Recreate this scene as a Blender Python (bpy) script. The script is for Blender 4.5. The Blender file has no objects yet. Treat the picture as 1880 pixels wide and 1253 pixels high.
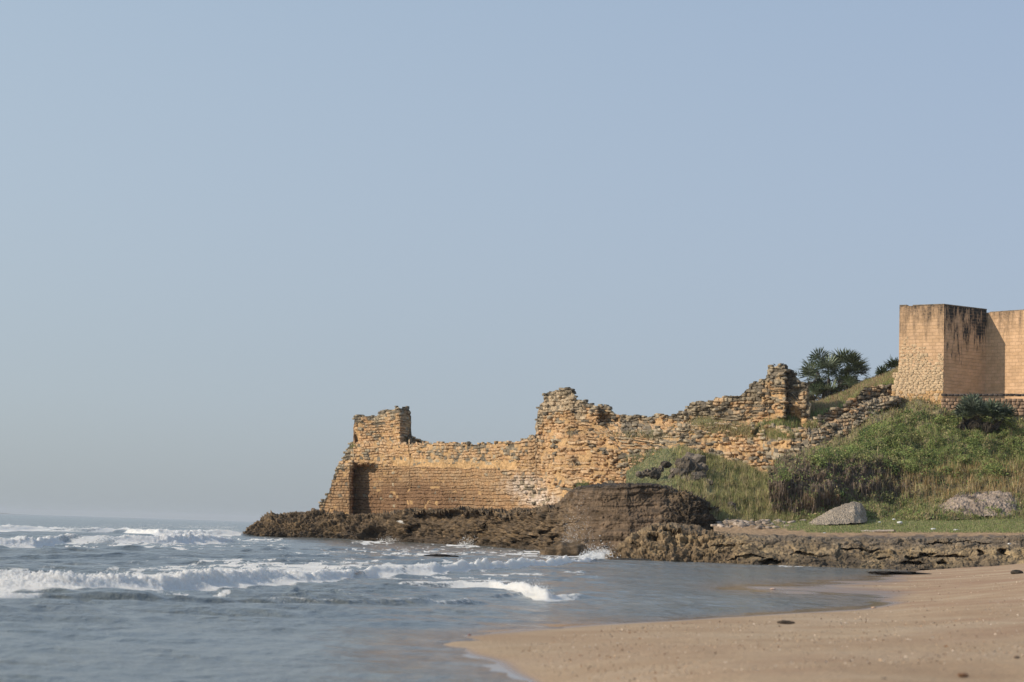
import bpy, math
import numpy as np
from math import radians as RAD
C = bpy.context.scene
rng = np.random.default_rng(7)
# ---------------------------------------------------------------- camera
FPX = 3656.0; CX, CY = 940.0, 626.5; CAMZ = 1.8
PITCH = math.atan((972.2-626.5)/FPX); ROLL = RAD(1.78)
F_ = np.array([0, math.cos(PITCH), math.sin(PITCH)])
U0 = np.array([0, -math.sin(PITCH), math.cos(PITCH)]); X0 = np.array([1., 0, 0])
R_ = math.cos(ROLL)*X0 + math.sin(ROLL)*U0
U_ = math.cos(ROLL)*U0 - math.sin(ROLL)*X0
cd = bpy.data.cameras.new('camera'); cam = bpy.data.objects.new('camera', cd)
C.collection.objects.link(cam); C.camera = cam
from mathutils import Matrix, Vector
M = Matrix.Identity(4)
for i in range(3):
    M[i][0] = R_[i]; M[i][1] = U_[i]; M[i][2] = -F_[i]
M[2][3] = CAMZ
cam.matrix_world = M
cd.sensor_width = 36; cd.lens = 36*FPX/1880; cd.clip_start = .1; cd.clip_end = 60000
cd.dof.use_dof = True; cd.dof.focus_distance = 175; cd.dof.aperture_fstop = 1.7
# ---------------------------------------------------------------- sky and sun
SUN_EL = RAD(29); SUN_AZ = math.atan2(-.972, -.235)      # horizontal direction towards the sun: (-.972,-.235)
SKYK = 8.45; HZ = [(.345, .395, .445), (.40, .47, .56), (.43, .52, .645), (.40, .52, .68), (.30, .42, .62)]
w = bpy.data.worlds.new('World'); C.world = w; w.use_nodes = True
nt = w.node_tree; bg = nt.nodes['Background']
sky = nt.nodes.new('ShaderNodeTexSky'); sky.sky_type = 'NISHITA'; sky.sun_disc = False
sky.sun_elevation = SUN_EL; sky.sun_rotation = SUN_AZ
sky.air_density = 1.0; sky.dust_density = 1.0; sky.ozone_density = 1.5; sky.altitude = 0
hs = nt.nodes.new('ShaderNodeHueSaturation'); hs.inputs['Saturation'].default_value = .62
nt.links.new(sky.outputs[0], hs.inputs['Color']); 
# milky coastal air: the sky greys and evens out towards the horizon
tcw = nt.nodes.new('ShaderNodeTexCoord'); sxw = nt.nodes.new('ShaderNodeSeparateXYZ'); nt.links.new(tcw.outputs['Generated'], sxw.inputs[0])
rw = nt.nodes.new('ShaderNodeValToRGB'); nt.links.new(sxw.outputs[2], rw.inputs[0]); rw.color_ramp.interpolation = 'B_SPLINE'
for i_, (p_, c_) in enumerate([(0, HZ[0]), (.06, HZ[1]), (.16, HZ[2]), (.30, HZ[3]), (1, HZ[4])]):
    e_ = rw.color_ramp.elements; e_ = e_[i_] if i_ < 2 and False else (e_[0] if i_ == 0 else (e_.new(p_) if i_ < 4 else e_[len(e_)-1])); e_.position = p_; e_.color = (*c_, 1)
mw = nt.nodes.new('ShaderNodeMixRGB'); mw.blend_type = 'MIX'; nt.links.new(hs.outputs[0], mw.inputs[1]); nt.links.new(rw.outputs[0], mw.inputs[2]); mw.inputs[0].default_value = .75
sc_ = nt.nodes.new('ShaderNodeVectorMath'); sc_.operation = 'SCALE'; sc_.inputs['Scale'].default_value = SKYK
tx_ = nt.nodes.new('ShaderNodeMapRange'); nt.links.new(sxw.outputs[0], tx_.inputs[0]); tx_.inputs[1].default_value = -.30; tx_.inputs[2].default_value = .30
t2_ = nt.nodes.new('ShaderNodeMixRGB'); nt.links.new(tx_.outputs[0], t2_.inputs[0]); t2_.inputs[1].default_value = (1.04, 1.05, 1.01, 1); t2_.inputs[2].default_value = (.865, .895, .955, 1)
m2_ = nt.nodes.new('ShaderNodeMixRGB'); m2_.blend_type = 'MULTIPLY'; m2_.inputs[0].default_value = 1; nt.links.new(rw.outputs[0], m2_.inputs[1]); nt.links.new(t2_.outputs[0], m2_.inputs[2])
nt.links.new(m2_.outputs[0], sc_.inputs[0]); nt.links.new(sc_.outputs[0], mw.inputs[2]); nt.links.new(mw.outputs[0], bg.inputs[0])
bg.inputs[1].default_value = .12
sl = bpy.data.lights.new('sun', 'SUN'); sl.energy = 4.2; sl.angle = RAD(.6); sl.color = (1, .87, .70)
so = bpy.data.objects.new('sun', sl); C.collection.objects.link(so)
sd = Vector((-.972*math.cos(SUN_EL), -.235*math.cos(SUN_EL), math.sin(SUN_EL)))
so.rotation_euler = sd.to_track_quat('Z', 'Y').to_euler(); so.location = (-60, 0, 60)
C.view_settings.view_transform = 'Standard'; C.view_settings.look = 'None'
C.view_settings.exposure = 0; C.view_settings.gamma = 1
C.render.engine = 'CYCLES'; C.cycles.max_bounces = 6; C.cycles.volume_bounces = 0
# ---------------------------------------------------------------- helpers
def P(px, py, d):
    """point seen at a photo pixel at world distance d (metres along +Y)"""
    px = np.asarray(px, float); py = np.asarray(py, float); d = np.asarray(d, float)
    a = (px-CX)/FPX; b = (CY-py)/FPX
    v = F_ + a[..., None]*R_ + b[..., None]*U_
    v = v*(d/v[..., 1])[..., None]
    v[..., 2] += CAMZ
    return v
def PG(px, py, z=0.0):
    px = np.asarray(px, float); py = np.asarray(py, float)
    v = F_ + ((px-CX)/FPX)[..., None]*R_ + ((CY-py)/FPX)[..., None]*U_
    t = (np.asarray(z)-CAMZ)/v[..., 2]
    v = v*t[..., None]; v[..., 2] += CAMZ
    return v
def proj(p):
    q = np.array(p, float); q[..., 2] -= CAMZ
    f = q@F_
    return CX+FPX*(q@R_)/f, CY-FPX*(q@U_)/f
_pt = np.random.default_rng(3).permutation(256); _pt = np.concatenate([_pt, _pt, _pt])
_g = np.random.default_rng(4).normal(size=(256, 3)); _g /= np.linalg.norm(_g, axis=1)[:, None]
def pn(p):
    i = np.floor(p).astype(np.int64); f = p-i; i &= 255
    u = f*f*f*(f*(f*6-15)+10); r = 0
    for dx in (0, 1):
        wx = u[..., 0] if dx else 1-u[..., 0]
        for dy in (0, 1):
            wy = u[..., 1] if dy else 1-u[..., 1]
            for dz in (0, 1):
                wz = u[..., 2] if dz else 1-u[..., 2]
                h = _pt[_pt[_pt[(i[..., 0]+dx) & 255]+((i[..., 1]+dy) & 255)]+((i[..., 2]+dz) & 255)]
                g = _g[h]
                r = r + wx*wy*wz*(g[..., 0]*(f[..., 0]-dx)+g[..., 1]*(f[..., 1]-dy)+g[..., 2]*(f[..., 2]-dz))
    return r*1.5
def fbm(p, freq=1., octv=4, gain=.5, ridge=False, sc=(1, 1, 1)):
    p = np.asarray(p)*np.array(sc)*freq; s = 0; a = 1.
    for k in range(octv):
        n = pn(p+k*17.3)
        s = s + a*((1-2*np.abs(n)) if ridge else n); p = p*2.03; a *= gain
    return s
def worley(p):
    """fractured blocks: distance to the crack between cells and a random value per cell"""
    i = np.floor(p).astype(np.int64); f1 = np.full(p.shape[:-1], 9.); f2 = f1.copy(); hv = np.zeros_like(f1)
    for dx in (-1, 0, 1):
        for dy in (-1, 0, 1):
            for dz in (-1, 0, 1):
                c = i+np.array([dx, dy, dz]); h = _pt[_pt[_pt[c[..., 0] & 255]+(c[..., 1] & 255)]+(c[..., 2] & 255)]
                q = c+.5+_g[h]*.45; d = np.linalg.norm(p-q, axis=-1); n_ = d < f1
                f2 = np.where(n_, f1, np.minimum(f2, d)); f1 = np.where(n_, d, f1); hv = np.where(n_, h/255., hv)
    return f2-f1, hv
def sstep(x, a, b):
    t = np.clip((x-a)/(b-a), 0, 1); return t*t*(3-2*t)
def mesh(name, V, Fs, mat, smooth=True, col=None, uv=None, attrs=None, parent=None):
    V = np.asarray(V, np.float32).reshape(-1, 3)
    if not isinstance(Fs, (list, tuple)): Fs = [Fs]
    Fs = [np.asarray(f, np.int32) for f in Fs if len(f)]
    me = bpy.data.meshes.new(name)
    me.vertices.add(len(V)); me.vertices.foreach_set('co', V.ravel())
    li = np.concatenate([f.ravel() for f in Fs]); tot = np.concatenate([np.full(len(f), f.shape[1], np.int32) for f in Fs])
    st = np.concatenate([[0], np.cumsum(tot)[:-1]]).astype(np.int32)
    me.loops.add(len(li)); me.loops.foreach_set('vertex_index', li)
    me.polygons.add(len(tot)); me.polygons.foreach_set('loop_start', st)
    me.update(calc_edges=True)
    me.polygons.foreach_set('use_smooth', np.full(len(tot), smooth))
    if col is not None:
        c = np.ones((len(V), 4), np.float32); c[:, :3] = np.asarray(col).reshape(-1, 3)
        a = me.color_attributes.new('col', 'FLOAT_COLOR', 'POINT'); a.data.foreach_set('color', c.ravel())
    for k, v in (attrs or {}).items():
        a = me.attributes.new(k, 'FLOAT', 'POINT'); a.data.foreach_set('value', np.asarray(v, np.float32).ravel())
    if uv is not None:
        l = me.uv_layers.new(name='UVMap'); l.data.foreach_set('uv', np.asarray(uv, np.float32)[li].ravel())
    me.materials.append(mat); me.validate()
    o = bpy.data.objects.new(name, me); C.collection.objects.link(o)
    if parent is not None: o.parent = parent
    return o
def empty(name, loc=(0, 0, 0)):
    o = bpy.data.objects.new(name, None); C.collection.objects.link(o); o.location = [float(v) for v in loc]; return o
def tag(o, label=None, cat=None, group=None, kind=None):
    if label: o['label'] = label
    if cat: o['category'] = cat
    if group: o['group'] = group
    if kind: o['kind'] = kind
    return o
def child(o, root):            # mesh written in world coordinates under a root that stands elsewhere
    o.parent = root; o.matrix_parent_inverse = Matrix.Translation(-Vector(root.location)); return o
def gridF(nu, nv):
    i = np.arange(nu-1)[:, None]*nv+np.arange(nv-1)[None, :]
    return np.stack([i, i+nv, i+nv+1, i+1], -1).reshape(-1, 4)
def gnorm(G):
    a = np.gradient(G, axis=0); b = np.gradient(G, axis=1)
    n = np.cross(a, b); return n/(np.linalg.norm(n, axis=-1, keepdims=True)+1e-9)
def blur(G, n):
    for _ in range(n):
        for ax in (0, 1):
            p = np.take(G, np.clip(np.arange(G.shape[ax])-1, 0, None), ax); q = np.take(G, np.clip(np.arange(G.shape[ax])+1, None, G.shape[ax]-1), ax)
            G = (p+2*G+q)/4
    return G
def sheet(cols, nu, nv, sm=2, wts=None):
    """cols: [(px,[(py,d),...])]; a real surface through measured points -> px, py, d grids"""
    pxs = np.array([c[0] for c in cols], float); rows = len(cols[0][1])
    u = np.linspace(pxs[0], pxs[-1], nu)
    ry = np.array([np.interp(u, pxs, [c[1][k][0] for c in cols]) for k in range(rows)])
    rd = np.array([np.interp(u, pxs, [c[1][k][1] for c in cols]) for k in range(rows)])
    if wts is None: wts = [1]*(rows-1)
    kn = np.concatenate([[0], np.cumsum(wts)])/sum(wts)
    v = np.linspace(0, 1, nv); k = np.clip(np.searchsorted(kn, v, side='right')-1, 0, rows-2); t = (v-kn[k])/(kn[k+1]-kn[k])
    py = ry[k]*(1-t)[:, None]+ry[k+1]*t[:, None]; d = rd[k]*(1-t)[:, None]+rd[k+1]*t[:, None]
    PX = np.repeat(u[:, None], nv, 1)
    return PX, blur(py.T, sm), blur(d.T, sm)
def E(px, py, x, y, rx, ry, ang=0, hard=.25):
    a = RAD(ang); u = (px-x)*math.cos(a)+(py-y)*math.sin(a); v = -(px-x)*math.sin(a)+(py-y)*math.cos(a)
    q = np.sqrt((u/rx)**2+(v/ry)**2); return 1-sstep(q, 1-hard, 1+hard)
def inpoly(x, y, poly):
    r = np.zeros(np.shape(x), bool); n = len(poly)
    for i in range(n):
        x1, y1 = poly[i]; x2, y2 = poly[(i+1) % n]
        if y1 == y2: continue
        c = ((y1 > y) != (y2 > y)) & (x < (x2-x1)*(y-y1)/(y2-y1)+x1)
        r ^= c
    return r
# ---------------------------------------------------------------- material helpers
class N:
    def __init__(s, name):
        s.m = bpy.data.materials.new(name); s.m.use_nodes = True; s.t = s.m.node_tree; s.b = s.t.nodes['Principled BSDF']; s.out = s.t.nodes['Material Output']
    def n(s, ty, **kw):
        x = s.t.nodes.new('ShaderNode'+ty)
        for k, v in kw.items():
            if k in x.inputs and not hasattr(x, k): x.inputs[k].default_value = v
            else: setattr(x, k, v)
        return x
    def l(s, a, b): s.t.links.new(a, b)
    def pos(s, sc=(1, 1, 1)):
        g = s.n('NewGeometry'); m = s.n('VectorMath', operation='MULTIPLY'); s.l(g.outputs['Position'], m.inputs[0]); m.inputs[1].default_value = sc; return m.outputs[0]
    def noise(s, vec, scale, detail=4, rough=.55):
        x = s.n('TexNoise'); x.inputs['Scale'].default_value = scale; x.inputs['Detail'].default_value = detail; x.inputs['Roughness'].default_value = rough
        if vec is not None: s.l(vec, x.inputs['Vector'])
        return x.outputs['Fac']
    def ramp(s, fac, stops):
        r = s.n('ValToRGB'); e = r.color_ramp.elements
        while len(e) < len(stops): e.new(.5)
        for i, (p, c) in enumerate(stops): e[i].position = p; e[i].color = (*c, 1) if not np.isscalar(c) else (c, c, c, 1)
        s.l(fac, r.inputs[0]); return r.outputs[0]
    def mix(s, f, a, b, mode='MIX'):
        x = s.n('MixRGB', blend_type=mode)
        for k, v in ((0, f), (1, a), (2, b)):
            if hasattr(v, 'is_linked'): s.l(v, x.inputs[k])
            elif k == 0: x.inputs[0].default_value = v
            else: x.inputs[k].default_value = (*v, 1) if not np.isscalar(v) else (v, v, v, 1)
        return x.outputs[0]
    def math(s, op, a, b=0.):
        x = s.n('Math', operation=op)
        for k, v in ((0, a), (1, b)):
            if hasattr(v, 'is_linked'): s.l(v, x.inputs[k])
            else: x.inputs[k].default_value = v
        return x.outputs[0]
    def attr(s, name): return s.n('Attribute', attribute_name=name)
    def bump(s, h, dist, strength=1., prev=None):
        x = s.n('Bump'); x.inputs['Distance'].default_value = dist; x.inputs['Strength'].default_value = strength; s.l(h, x.inputs['Height'])
        if prev is not None: s.l(prev, x.inputs['Normal'])
        return x.outputs[0]
    def fin(s, col=None, rough=.9, nrm=None, spec=.2):
        if col is not None: s.l(col, s.b.inputs['Base Color'])
        if hasattr(rough, 'is_linked'): s.l(rough, s.b.inputs['Roughness'])
        else: s.b.inputs['Roughness'].default_value = rough
        s.b.inputs['Specular IOR Level'].default_value = spec
        if nrm is not None: s.l(nrm, s.b.inputs['Normal'])
        return s.m
def z_of(k):
    g = k.n('NewGeometry'); x = k.n('SeparateXYZ'); k.l(g.outputs['Position'], x.inputs[0]); return x.outputs[2]
# stones carry their own colour; sandy bedding between them
k = N('sandstone'); c = k.attr('col').outputs['Color']; p = k.pos()
n1 = k.noise(p, 3.5, 5, .65)
c = k.mix(1, c, k.ramp(n1, [(.3, .62), (.7, 1.25)]), 'MULTIPLY')
STONE = k.fin(c, .95, k.bump(k.noise(p, 9, 4, .7), .06))
k = N('sandy_core'); c = k.attr('col').outputs['Color']; p = k.pos()
c = k.mix(1, c, k.ramp(k.noise(p, 1.6, 6, .65), [(.3, .62), (.7, 1.25)]), 'MULTIPLY')
CORE = k.fin(c, .97, k.bump(k.noise(p, 4, 5, .7), .12))
k = N('coastal_rock'); p = k.pos((1, 1, 1)); c = k.attr('col').outputs['Color']
c = k.mix(1, c, k.ramp(k.noise(p, 1.1, 7, .7), [(.25, .45), (.5, .9), (.75, 1.6)]), 'MULTIPLY')
ps = k.pos((.3, .3, 3.5)); st = k.noise(ps, 1, 4, .6)
c = k.mix(.4, c, k.mix(1, c, k.ramp(st, [(.35, .55), (.62, 1.3)]), 'MULTIPLY'))
h = k.math('ADD', k.noise(p, 3, 6, .7), k.math('MULTIPLY', st, .4))
ROCK = k.fin(c, .9, k.bump(h, .22), .25)
k = N('leafy'); c = k.attr('col').outputs['Color']
g_ = k.n('NewGeometry'); vm = k.n('VectorMath', operation='ADD'); k.l(g_.outputs['Normal'], vm.inputs[0]); vm.inputs[1].default_value = (-.35, -.35, 1.0)
vn = k.n('VectorMath', operation='NORMALIZE'); k.l(vm.outputs[0], vn.inputs[0])
k.fin(c, .8, vn.outputs[0], .1); tr = k.n('BsdfTranslucent'); k.l(c, tr.inputs[0]); mx = k.n('MixShader'); mx.inputs[0].default_value = .5
k.l(k.b.outputs[0], mx.inputs[1]); k.l(tr.outputs[0], mx.inputs[2]); k.l(mx.outputs[0], k.out.inputs[0]); LEAF = k.m
k = N('palm_leaf'); c = k.attr('col').outputs['Color']; k.fin(c, .45, None, .4); PALM = k.m
k = N('soil'); c = k.attr('col').outputs['Color']; p = k.pos()
c = k.mix(1, c, k.ramp(k.noise(p, 2.2, 6, .7), [(.3, .5), (.7, 1.4)]), 'MULTIPLY')
SOIL = k.fin(c, .97, k.bump(k.noise(p, 5, 5, .7), .1))
# ---------------------------------------------------------------- beach height field (thin-plate through levelled points)
ctl = []
for z, pts in {0.0: [(960,1250),(890,1216),(830,1193),(805,1180),(832,1168),(900,1159),(1000,1151),(1150,1143),(1300,1135),(1400,1128),(1500,1120),(1590,1111),
                    (1480,1097),(1400,1090),(1330,1081),(1400,1075),(1500,1068),(1580,1060),(1640,1052),(1700,1042)],
              -.03: [(760,1182),(720,1205),(860,1240),(1500,1106),(1290,1081),(1390,1068)],
              -.08: [(600,1230),(900,1300),(1400,1110),(1250,1095),(1000,1130)], -.15: [(300,1250),(300,1200),(1200,1110),(1300,1055)],
              -.3: [(0,1250),(600,1140),(0,1180),(1100,1060),(900,1100),(1500,1044)], -.7: [(0,1090),(500,1080),(900,1050),(1200,1033)], -1.6: [(0,1010),(600,1010),(1000,1020)],
              -3: [(0,965),(400,968),(-600,960),(-600,1000)], -.5: [(-600,1250),(-600,1100)],
              .035: [(838,1183),(865,1184),(900,1196),(940,1170)],
              .05: [(1000,1180),(1400,1081),(1560,1076),(1650,1096),(1640,1066)], .12: [(1100,1230),(1200,1160),(1450,1140),(1620,1130),(1700,1084),(1720,1056)],
              .25: [(1300,1200),(1250,1250),(1500,1170),(1720,1120),(1760,1070),(1760,1043)], .45: [(1880,1250),(1600,1250),(1880,1160),(1880,1104),(1860,1066),(1830,1040)],
              .75: [(1880,1028),(1980,1060),(2300,1200),(2300,1100)], 1.1: [(2100,1030),(2400,1050)]}.items():
    for a, b in pts: ctl.append((*PG(a, b, z), ))
ctl = np.array(ctl)
def uvw(X, Y): return np.stack([X/Y*3.6, 48.0/Y], -1)
A = uvw(ctl[:, 0], ctl[:, 1])
def tps(r2): return .5*r2*np.log(r2+1e-9)
NB = len(A); K = tps(((A[:, None]-A[None])**2).sum(-1))+np.eye(NB)*1e-4; QB = np.c_[np.ones(NB), A]
sol = np.linalg.solve(np.block([[K, QB], [QB.T, np.zeros((3, 3))]]), np.r_[ctl[:, 2], 0, 0, 0])
def beach_z(X, Y):
    a = uvw(X, Y).reshape(-1, 2); a[:, 0] = np.clip(a[:, 0], -1.5, 1.5); a[:, 1] = np.clip(a[:, 1], .1, 2.6); r = np.empty(len(a))
    for i in range(0, len(a), 20000):
        b = a[i:i+20000]; r[i:i+20000] = tps(((b[:, None]-A[None])**2).sum(-1))@sol[:NB]+np.c_[np.ones(len(b)), b]@sol[NB:]
    return np.clip(r, -4, 1.6).reshape(np.shape(X))
def fan(ys, u0, u1, nu):
    u = np.linspace(u0, u1, nu); Y = np.repeat(ys[None], nu, 0); X = u[:, None]*Y; return X, Y
# beach
ys = np.exp(np.linspace(math.log(9), math.log(175), 420)); X, Y = fan(ys, -.5, .85, 700)
Z = beach_z(X, Y)
p3 = np.stack([X, Y, X*0], -1)
dry = sstep(Z, .05, .2)
Z = Z+dry*(.012*fbm(p3, .5, 3)*(1-.8*sstep(Y, 40, 70))+.014*fbm(p3, 1.8, 4, .6)*(1-sstep(Y, 50, 80))+.004*fbm(p3, 6, 2))+.002*fbm(p3, .5, 2)
far_ = sstep(Y, 45, 60); wet = 1-sstep(Z+(.006+.03*far_)*fbm(p3, .25, 3, sc=(1, .5, 1)), .004+.008*far_, .032+.056*far_)
k = N('beach_sand'); p = k.pos()
wa = k.attr('wet').outputs['Fac']
n1 = k.noise(p, .35, 6, .6); n2 = k.noise(p, 22, 3, .7)
c = k.ramp(n1, [(.3, (.385, .265, .168)), (.5, (.455, .332, .218)), (.7, (.50, .387, .27))])
c = k.mix(1, c, k.ramp(n2, [(.3, .8), (.7, 1.18)]), 'MULTIPLY')
band = k.noise(k.pos((.16, .22, 1)), 1.3, 5, .62)
c = k.mix(k.math('MULTIPLY', k.ramp(band, [(.42, 0.), (.62, .9)]), k.attr('damp').outputs['Fac']), c, (.36, .23, .15))
c = k.mix(wa, c, (.215, .145, .10))
rg = k.mix(wa, .95, .12)
k.l(k.mix(wa, .1, .5), k.b.inputs['Specular IOR Level']); 
BEACH = k.m; k.l(c, k.b.inputs['Base Color']); k.l(rg, k.b.inputs['Roughness'])
bs = k.math('MULTIPLY', k.noise(p, 14, 5, .7), k.math('SUBTRACT', 1.0, wa))
k.l(k.bump(bs, .045), k.b.inputs['Normal'])
o = mesh('beach', np.stack([X, Y, Z], -1), gridF(700, 420), BEACH, attrs={'wet': wet, 'damp': np.clip(.3+1.3*E(*proj(np.stack([X, Y, Z], -1)), 1720, 1075, 230, 32, 0, .6)+E(*proj(np.stack([X, Y, Z], -1)), 1860, 1148, 170, 18, -6, .6)+.5*E(*proj(np.stack([X, Y, Z], -1)), 1500, 1225, 130, 16, 0, .6), 0, 1)}); tag(o, kind='structure')
# ---------------------------------------------------------------- sea
ys = [8.]
while ys[-1] < 12000:
    d = ys[-1]; ys.append(d*(1+(.0024 if 42 < d < 66 else .0034 if d < 290 else .012 if d < 1200 else .05)))
ys = np.array(ys); NU = 1150
X, Y = fan(ys, -.45, .36, NU); NV = len(ys)
p3 = np.stack([X, Y, X*0], -1)
depth = -beach_z(X, np.clip(Y, 9, 170)); depth = np.where(Y > 170, 4, depth)
damp = sstep(depth, -.02, .55)
sp = np.gradient(ys)[None, :]
Z = np.zeros_like(X); r2 = np.random.default_rng(11)
for i in range(46):
    L = .5*1.10**i*1.0; L = min(L, 34); th = r2.normal(0, .45); amp = .0105*L**.62*(1 if L < 6 else .62)
    kx, ky = math.sin(th)*2*math.pi/L, math.cos(th)*2*math.pi/L; ph = r2.uniform(0, 6.28)
    vis = sstep(L/sp, 2.2, 5); ii = np.where(vis[0] > 0)[0]
    if len(ii) == 0: continue
    e = ii[-1]+1
    grp = .7+.5*np.sin(X[:, :e]*(.9/L)+Y[:, :e]*(.35/L)+i*1.7)*np.sin(X[:, :e]*(.37/L)-Y[:, :e]*(.6/L)+i)
    Z[:, :e] += vis[:, :e]*amp*grp*np.sin(kx*X[:, :e]+ky*Y[:, :e]+ph)*.72*(1.35 if L < 3.5 else .95)
Z = Z*(.16+.84*damp)
foam = np.zeros_like(X)
PX = CX+FPX*(X/Y)           # close to the photo column for points on the water
def crest(pts, wf, wb, fb, seed, jag=1.):
    """pts: (px, py at the foot of the crest, height m, foam 0..1)"""
    global Z, foam
    a = np.array(pts, float); g = PG(a[:, 0], a[:, 1], 0)
    u = g[:, 0]/g[:, 1]; uu = X/Y
    yc = np.interp(uu, u, g[:, 1]); H = np.interp(uu, u, a[:, 2], left=0, right=0); fo = np.interp(uu, u, a[:, 3], left=0, right=0)
    band = np.abs(Y-yc) < 3.5*(wf+wb+fb)
    xi = X[band]; yi = Y[band]; yci = yc[band]; Hi = H[band]; foi = fo[band]; q = np.stack([xi*.55, xi*0+seed*7.7, xi*0], -1)
    yci = yci+.5*jag*pn(q*.7)+.25*jag*pn(q*2.3+5); Hi = Hi*(1+.30*pn(q+9)+.06*pn(q*3))
    t = yi-yci-min(wf, 1.5)*1.2
    prof = np.where(t < 0, np.exp(-(np.abs(t)/wf)**1.7), np.exp(-(t/wb)**2)); z0 = Hi*prof
    ff = foi*(.85+.6*pn(q*1.3+20))
    fz = np.where(t < 0, sstep(-t, wf*2.6, wf*1.7), 1-sstep(t, fb*.4, fb))*np.clip(ff*1.7, 0, 1)
    lip = np.exp(-((t-.15*wb)/(.55*wb))**2)*np.clip(foi*1.2, 0, 1)
    fz = np.maximum(fz*sstep(ff, .2, .55), lip*sstep(foi, .05, .4)); fz = np.clip(fz, 0, 1)
    s3 = np.stack([xi, yi*.8, z0*1.3], -1)
    bil = -(fbm(s3, 4.6, 4, .7, True)-.9); n2 = fbm(s3, .9, 2)
    Z[band] += z0*(1+.25*fz*n2)+fz*np.sqrt(prof)*Hi*.13*bil
    foam[band] = np.maximum(foam[band], np.clip(fz*(1+.22*fbm(s3, 3, 2)), 0, 1))
crest([(-500,1075,.45,1),(0,1088,.47,1),(120,1089,.48,1),(230,1087,.42,.95),(300,1085,.46,1),(400,1078,.42,.9),(480,1074,.34,.9),(560,1071,.30,.8),(610,1066,.33,.85),(660,1060,.30,.35),(690,1057,.34,.8),(740,1056,.34,.4),(800,1055,.32,.8),(860,1050,.36,.95),(940,1043,.38,.95),(1020,1038,.34,.9),(1080,1033,.25,.7),(1110,1031,0,0)], 1.25, 1.5, 3.8, 1)
crest([(-500,1006,.5,1),(0,1005,.55,1),(60,1004,.5,.8),(120,998,.5,.5),(200,999,.5,.45),(260,999,.5,.8),(320,999,.6,1),(400,998,.55,.9),(430,996,.2,.3),(450,996,0,0)], 3.2, 3.5, 10, 2, 2.5)
crest([(-500,976,.5,.9),(0,976,.5,.9),(60,976,.5,.7),(150,978,.55,.4),(230,979,.55,.5),(290,983,.7,1),(380,984,.6,1),(440,984,.4,.9),(455,984,0,0)], 4.5, 6, 18, 3, 3)
crest([(-500,1110,.16,.1),(0,1112,.18,.55),(60,1111,.2,.6),(100,1110,.18,.1),(250,1111,.17,0),(440,1112,.15,.1),(540,1114,.16,.3),(640,1115,.13,.2),(760,1113,.12,.3),(860,1108,.14,.35),(900,1107,0,0)], .35, .9, .8, 4, .8)
crest([(690,1082,0,0),(740,1078,.10,.4),(850,1078,.14,.6),(900,1080,.2,.9),(950,1088,.22,.9),(985,1099,.28,1),(1004,1101,.26,1),(1014,1101,.12,.7),(1060,1098,.07,.4),(1110,1097,0,0)], .6, .9, 1.5, 5, .7)
crest([(400,1100,.05,0),(500,1096,.1,.1),(560,1085,.06,.3),(700,1100,.09,.2),(900,1098,.09,.1),(990,1090,0,0)], .4, 1.0, .8, 6)
crest([(1000,1058,.0,0),(1040,1055,.1,.5),(1090,1052,.05,.2),(1110,1052,0,0)], .5, 1.2, 1, 7)
for j, (y0, y1, hh) in enumerate([(1120, 1126, .09), (1130, 1140, .08), (1100, 1104, .08), (1024, 1028, .14), (1014, 1012, .12), (1034, 1036, .10), (1143, 1150, .06)]):
    crest([(-400, y0, hh, 0), (300, y0, hh, .05), (700, y1, hh, .1), (1000, y1, 0, 0)], .5, 1.3, .5, 30+j, 1.6)
# loose foam laid over the water behind the breakers and around the rocks
pyv = proj(np.stack([X, Y, X*0], -1))[1]
lace = fbm(p3, .9, 5, .68, sc=(1, .45, 1))
lz = np.zeros_like(X)
def zone(x, y, rx, ry, s):
    global lz; lz = np.maximum(lz, s*np.exp(-((PX-x)/rx)**2-((pyv-y)/ry)**2))
zone(560, 1044, 320, 14, 1.15); zone(200, 1062, 300, 9, 1.0); zone(760, 1015, 300, 12, .55); zone(300, 1003, 300, 8, .6); zone(900, 1060, 200, 9, .55); zone(1060, 1022, 60, 7, 1.3)
zone(700, 997, 40, 4, 1.2); zone(1000, 1018, 110, 6, 1.1); zone(860, 1003, 40, 3, 1.6); zone(720, 994, 25, 2.2, 1.5); zone(1500, 1040, 90, 2.5, .9); zone(400, 1100, 100, 5, .5); zone(1110, 1022, 30, 7, 1.6); zone(480,992,80,4,.8)
lacef = sstep(lace+lz*.75, .42, .95)*np.clip(lz*1.6, 0, 1)
foam = np.maximum(foam, lacef*.9)
k = N('sea_water'); p = k.pos(); fa = k.attr('foam').outputs['Fac']; sh = k.attr('shallow').outputs['Fac']
b1 = k.noise(k.pos((1, .75, 1)), 2.2, 5, .6); b2 = k.noise(k.pos((.25, .12, 1)), 1.2, 4, .6)
nb = k.bump(b2, .6, .9); nb = k.bump(b1, .16, 1., nb)
base = k.mix(sh, k.ramp(k.noise(p, .15, 3), [(.35, (.105, .125, .130)), (.65, (.145, .155, .145))]), (.17, .13, .095))
k.fin(base, .12, nb, .5); k.b.inputs['IOR'].default_value = 1.33
f2 = k.n('BsdfPrincipled'); tl = k.n('BsdfTranslucent'); tl.inputs[0].default_value = (.9, .88, .82, 1); fm = k.n('MixShader'); fm.inputs[0].default_value = .15; f2.inputs['Roughness'].default_value = .9; f2.inputs['Subsurface Weight'].default_value = 1; f2.inputs['Subsurface Radius'].default_value = (.6, .57, .52); f2.inputs['Subsurface Scale'].default_value = .6; f2.inputs['Specular IOR Level'].default_value = .1
k.l(k.ramp(k.noise(p, 5, 5, .7), [(.3, (.80, .775, .72)), (.6, (.90, .88, .83))]), f2.inputs['Base Color'])
k.l(k.bump(k.noise(p, 7, 5, .75), .14), f2.inputs['Normal'])
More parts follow.
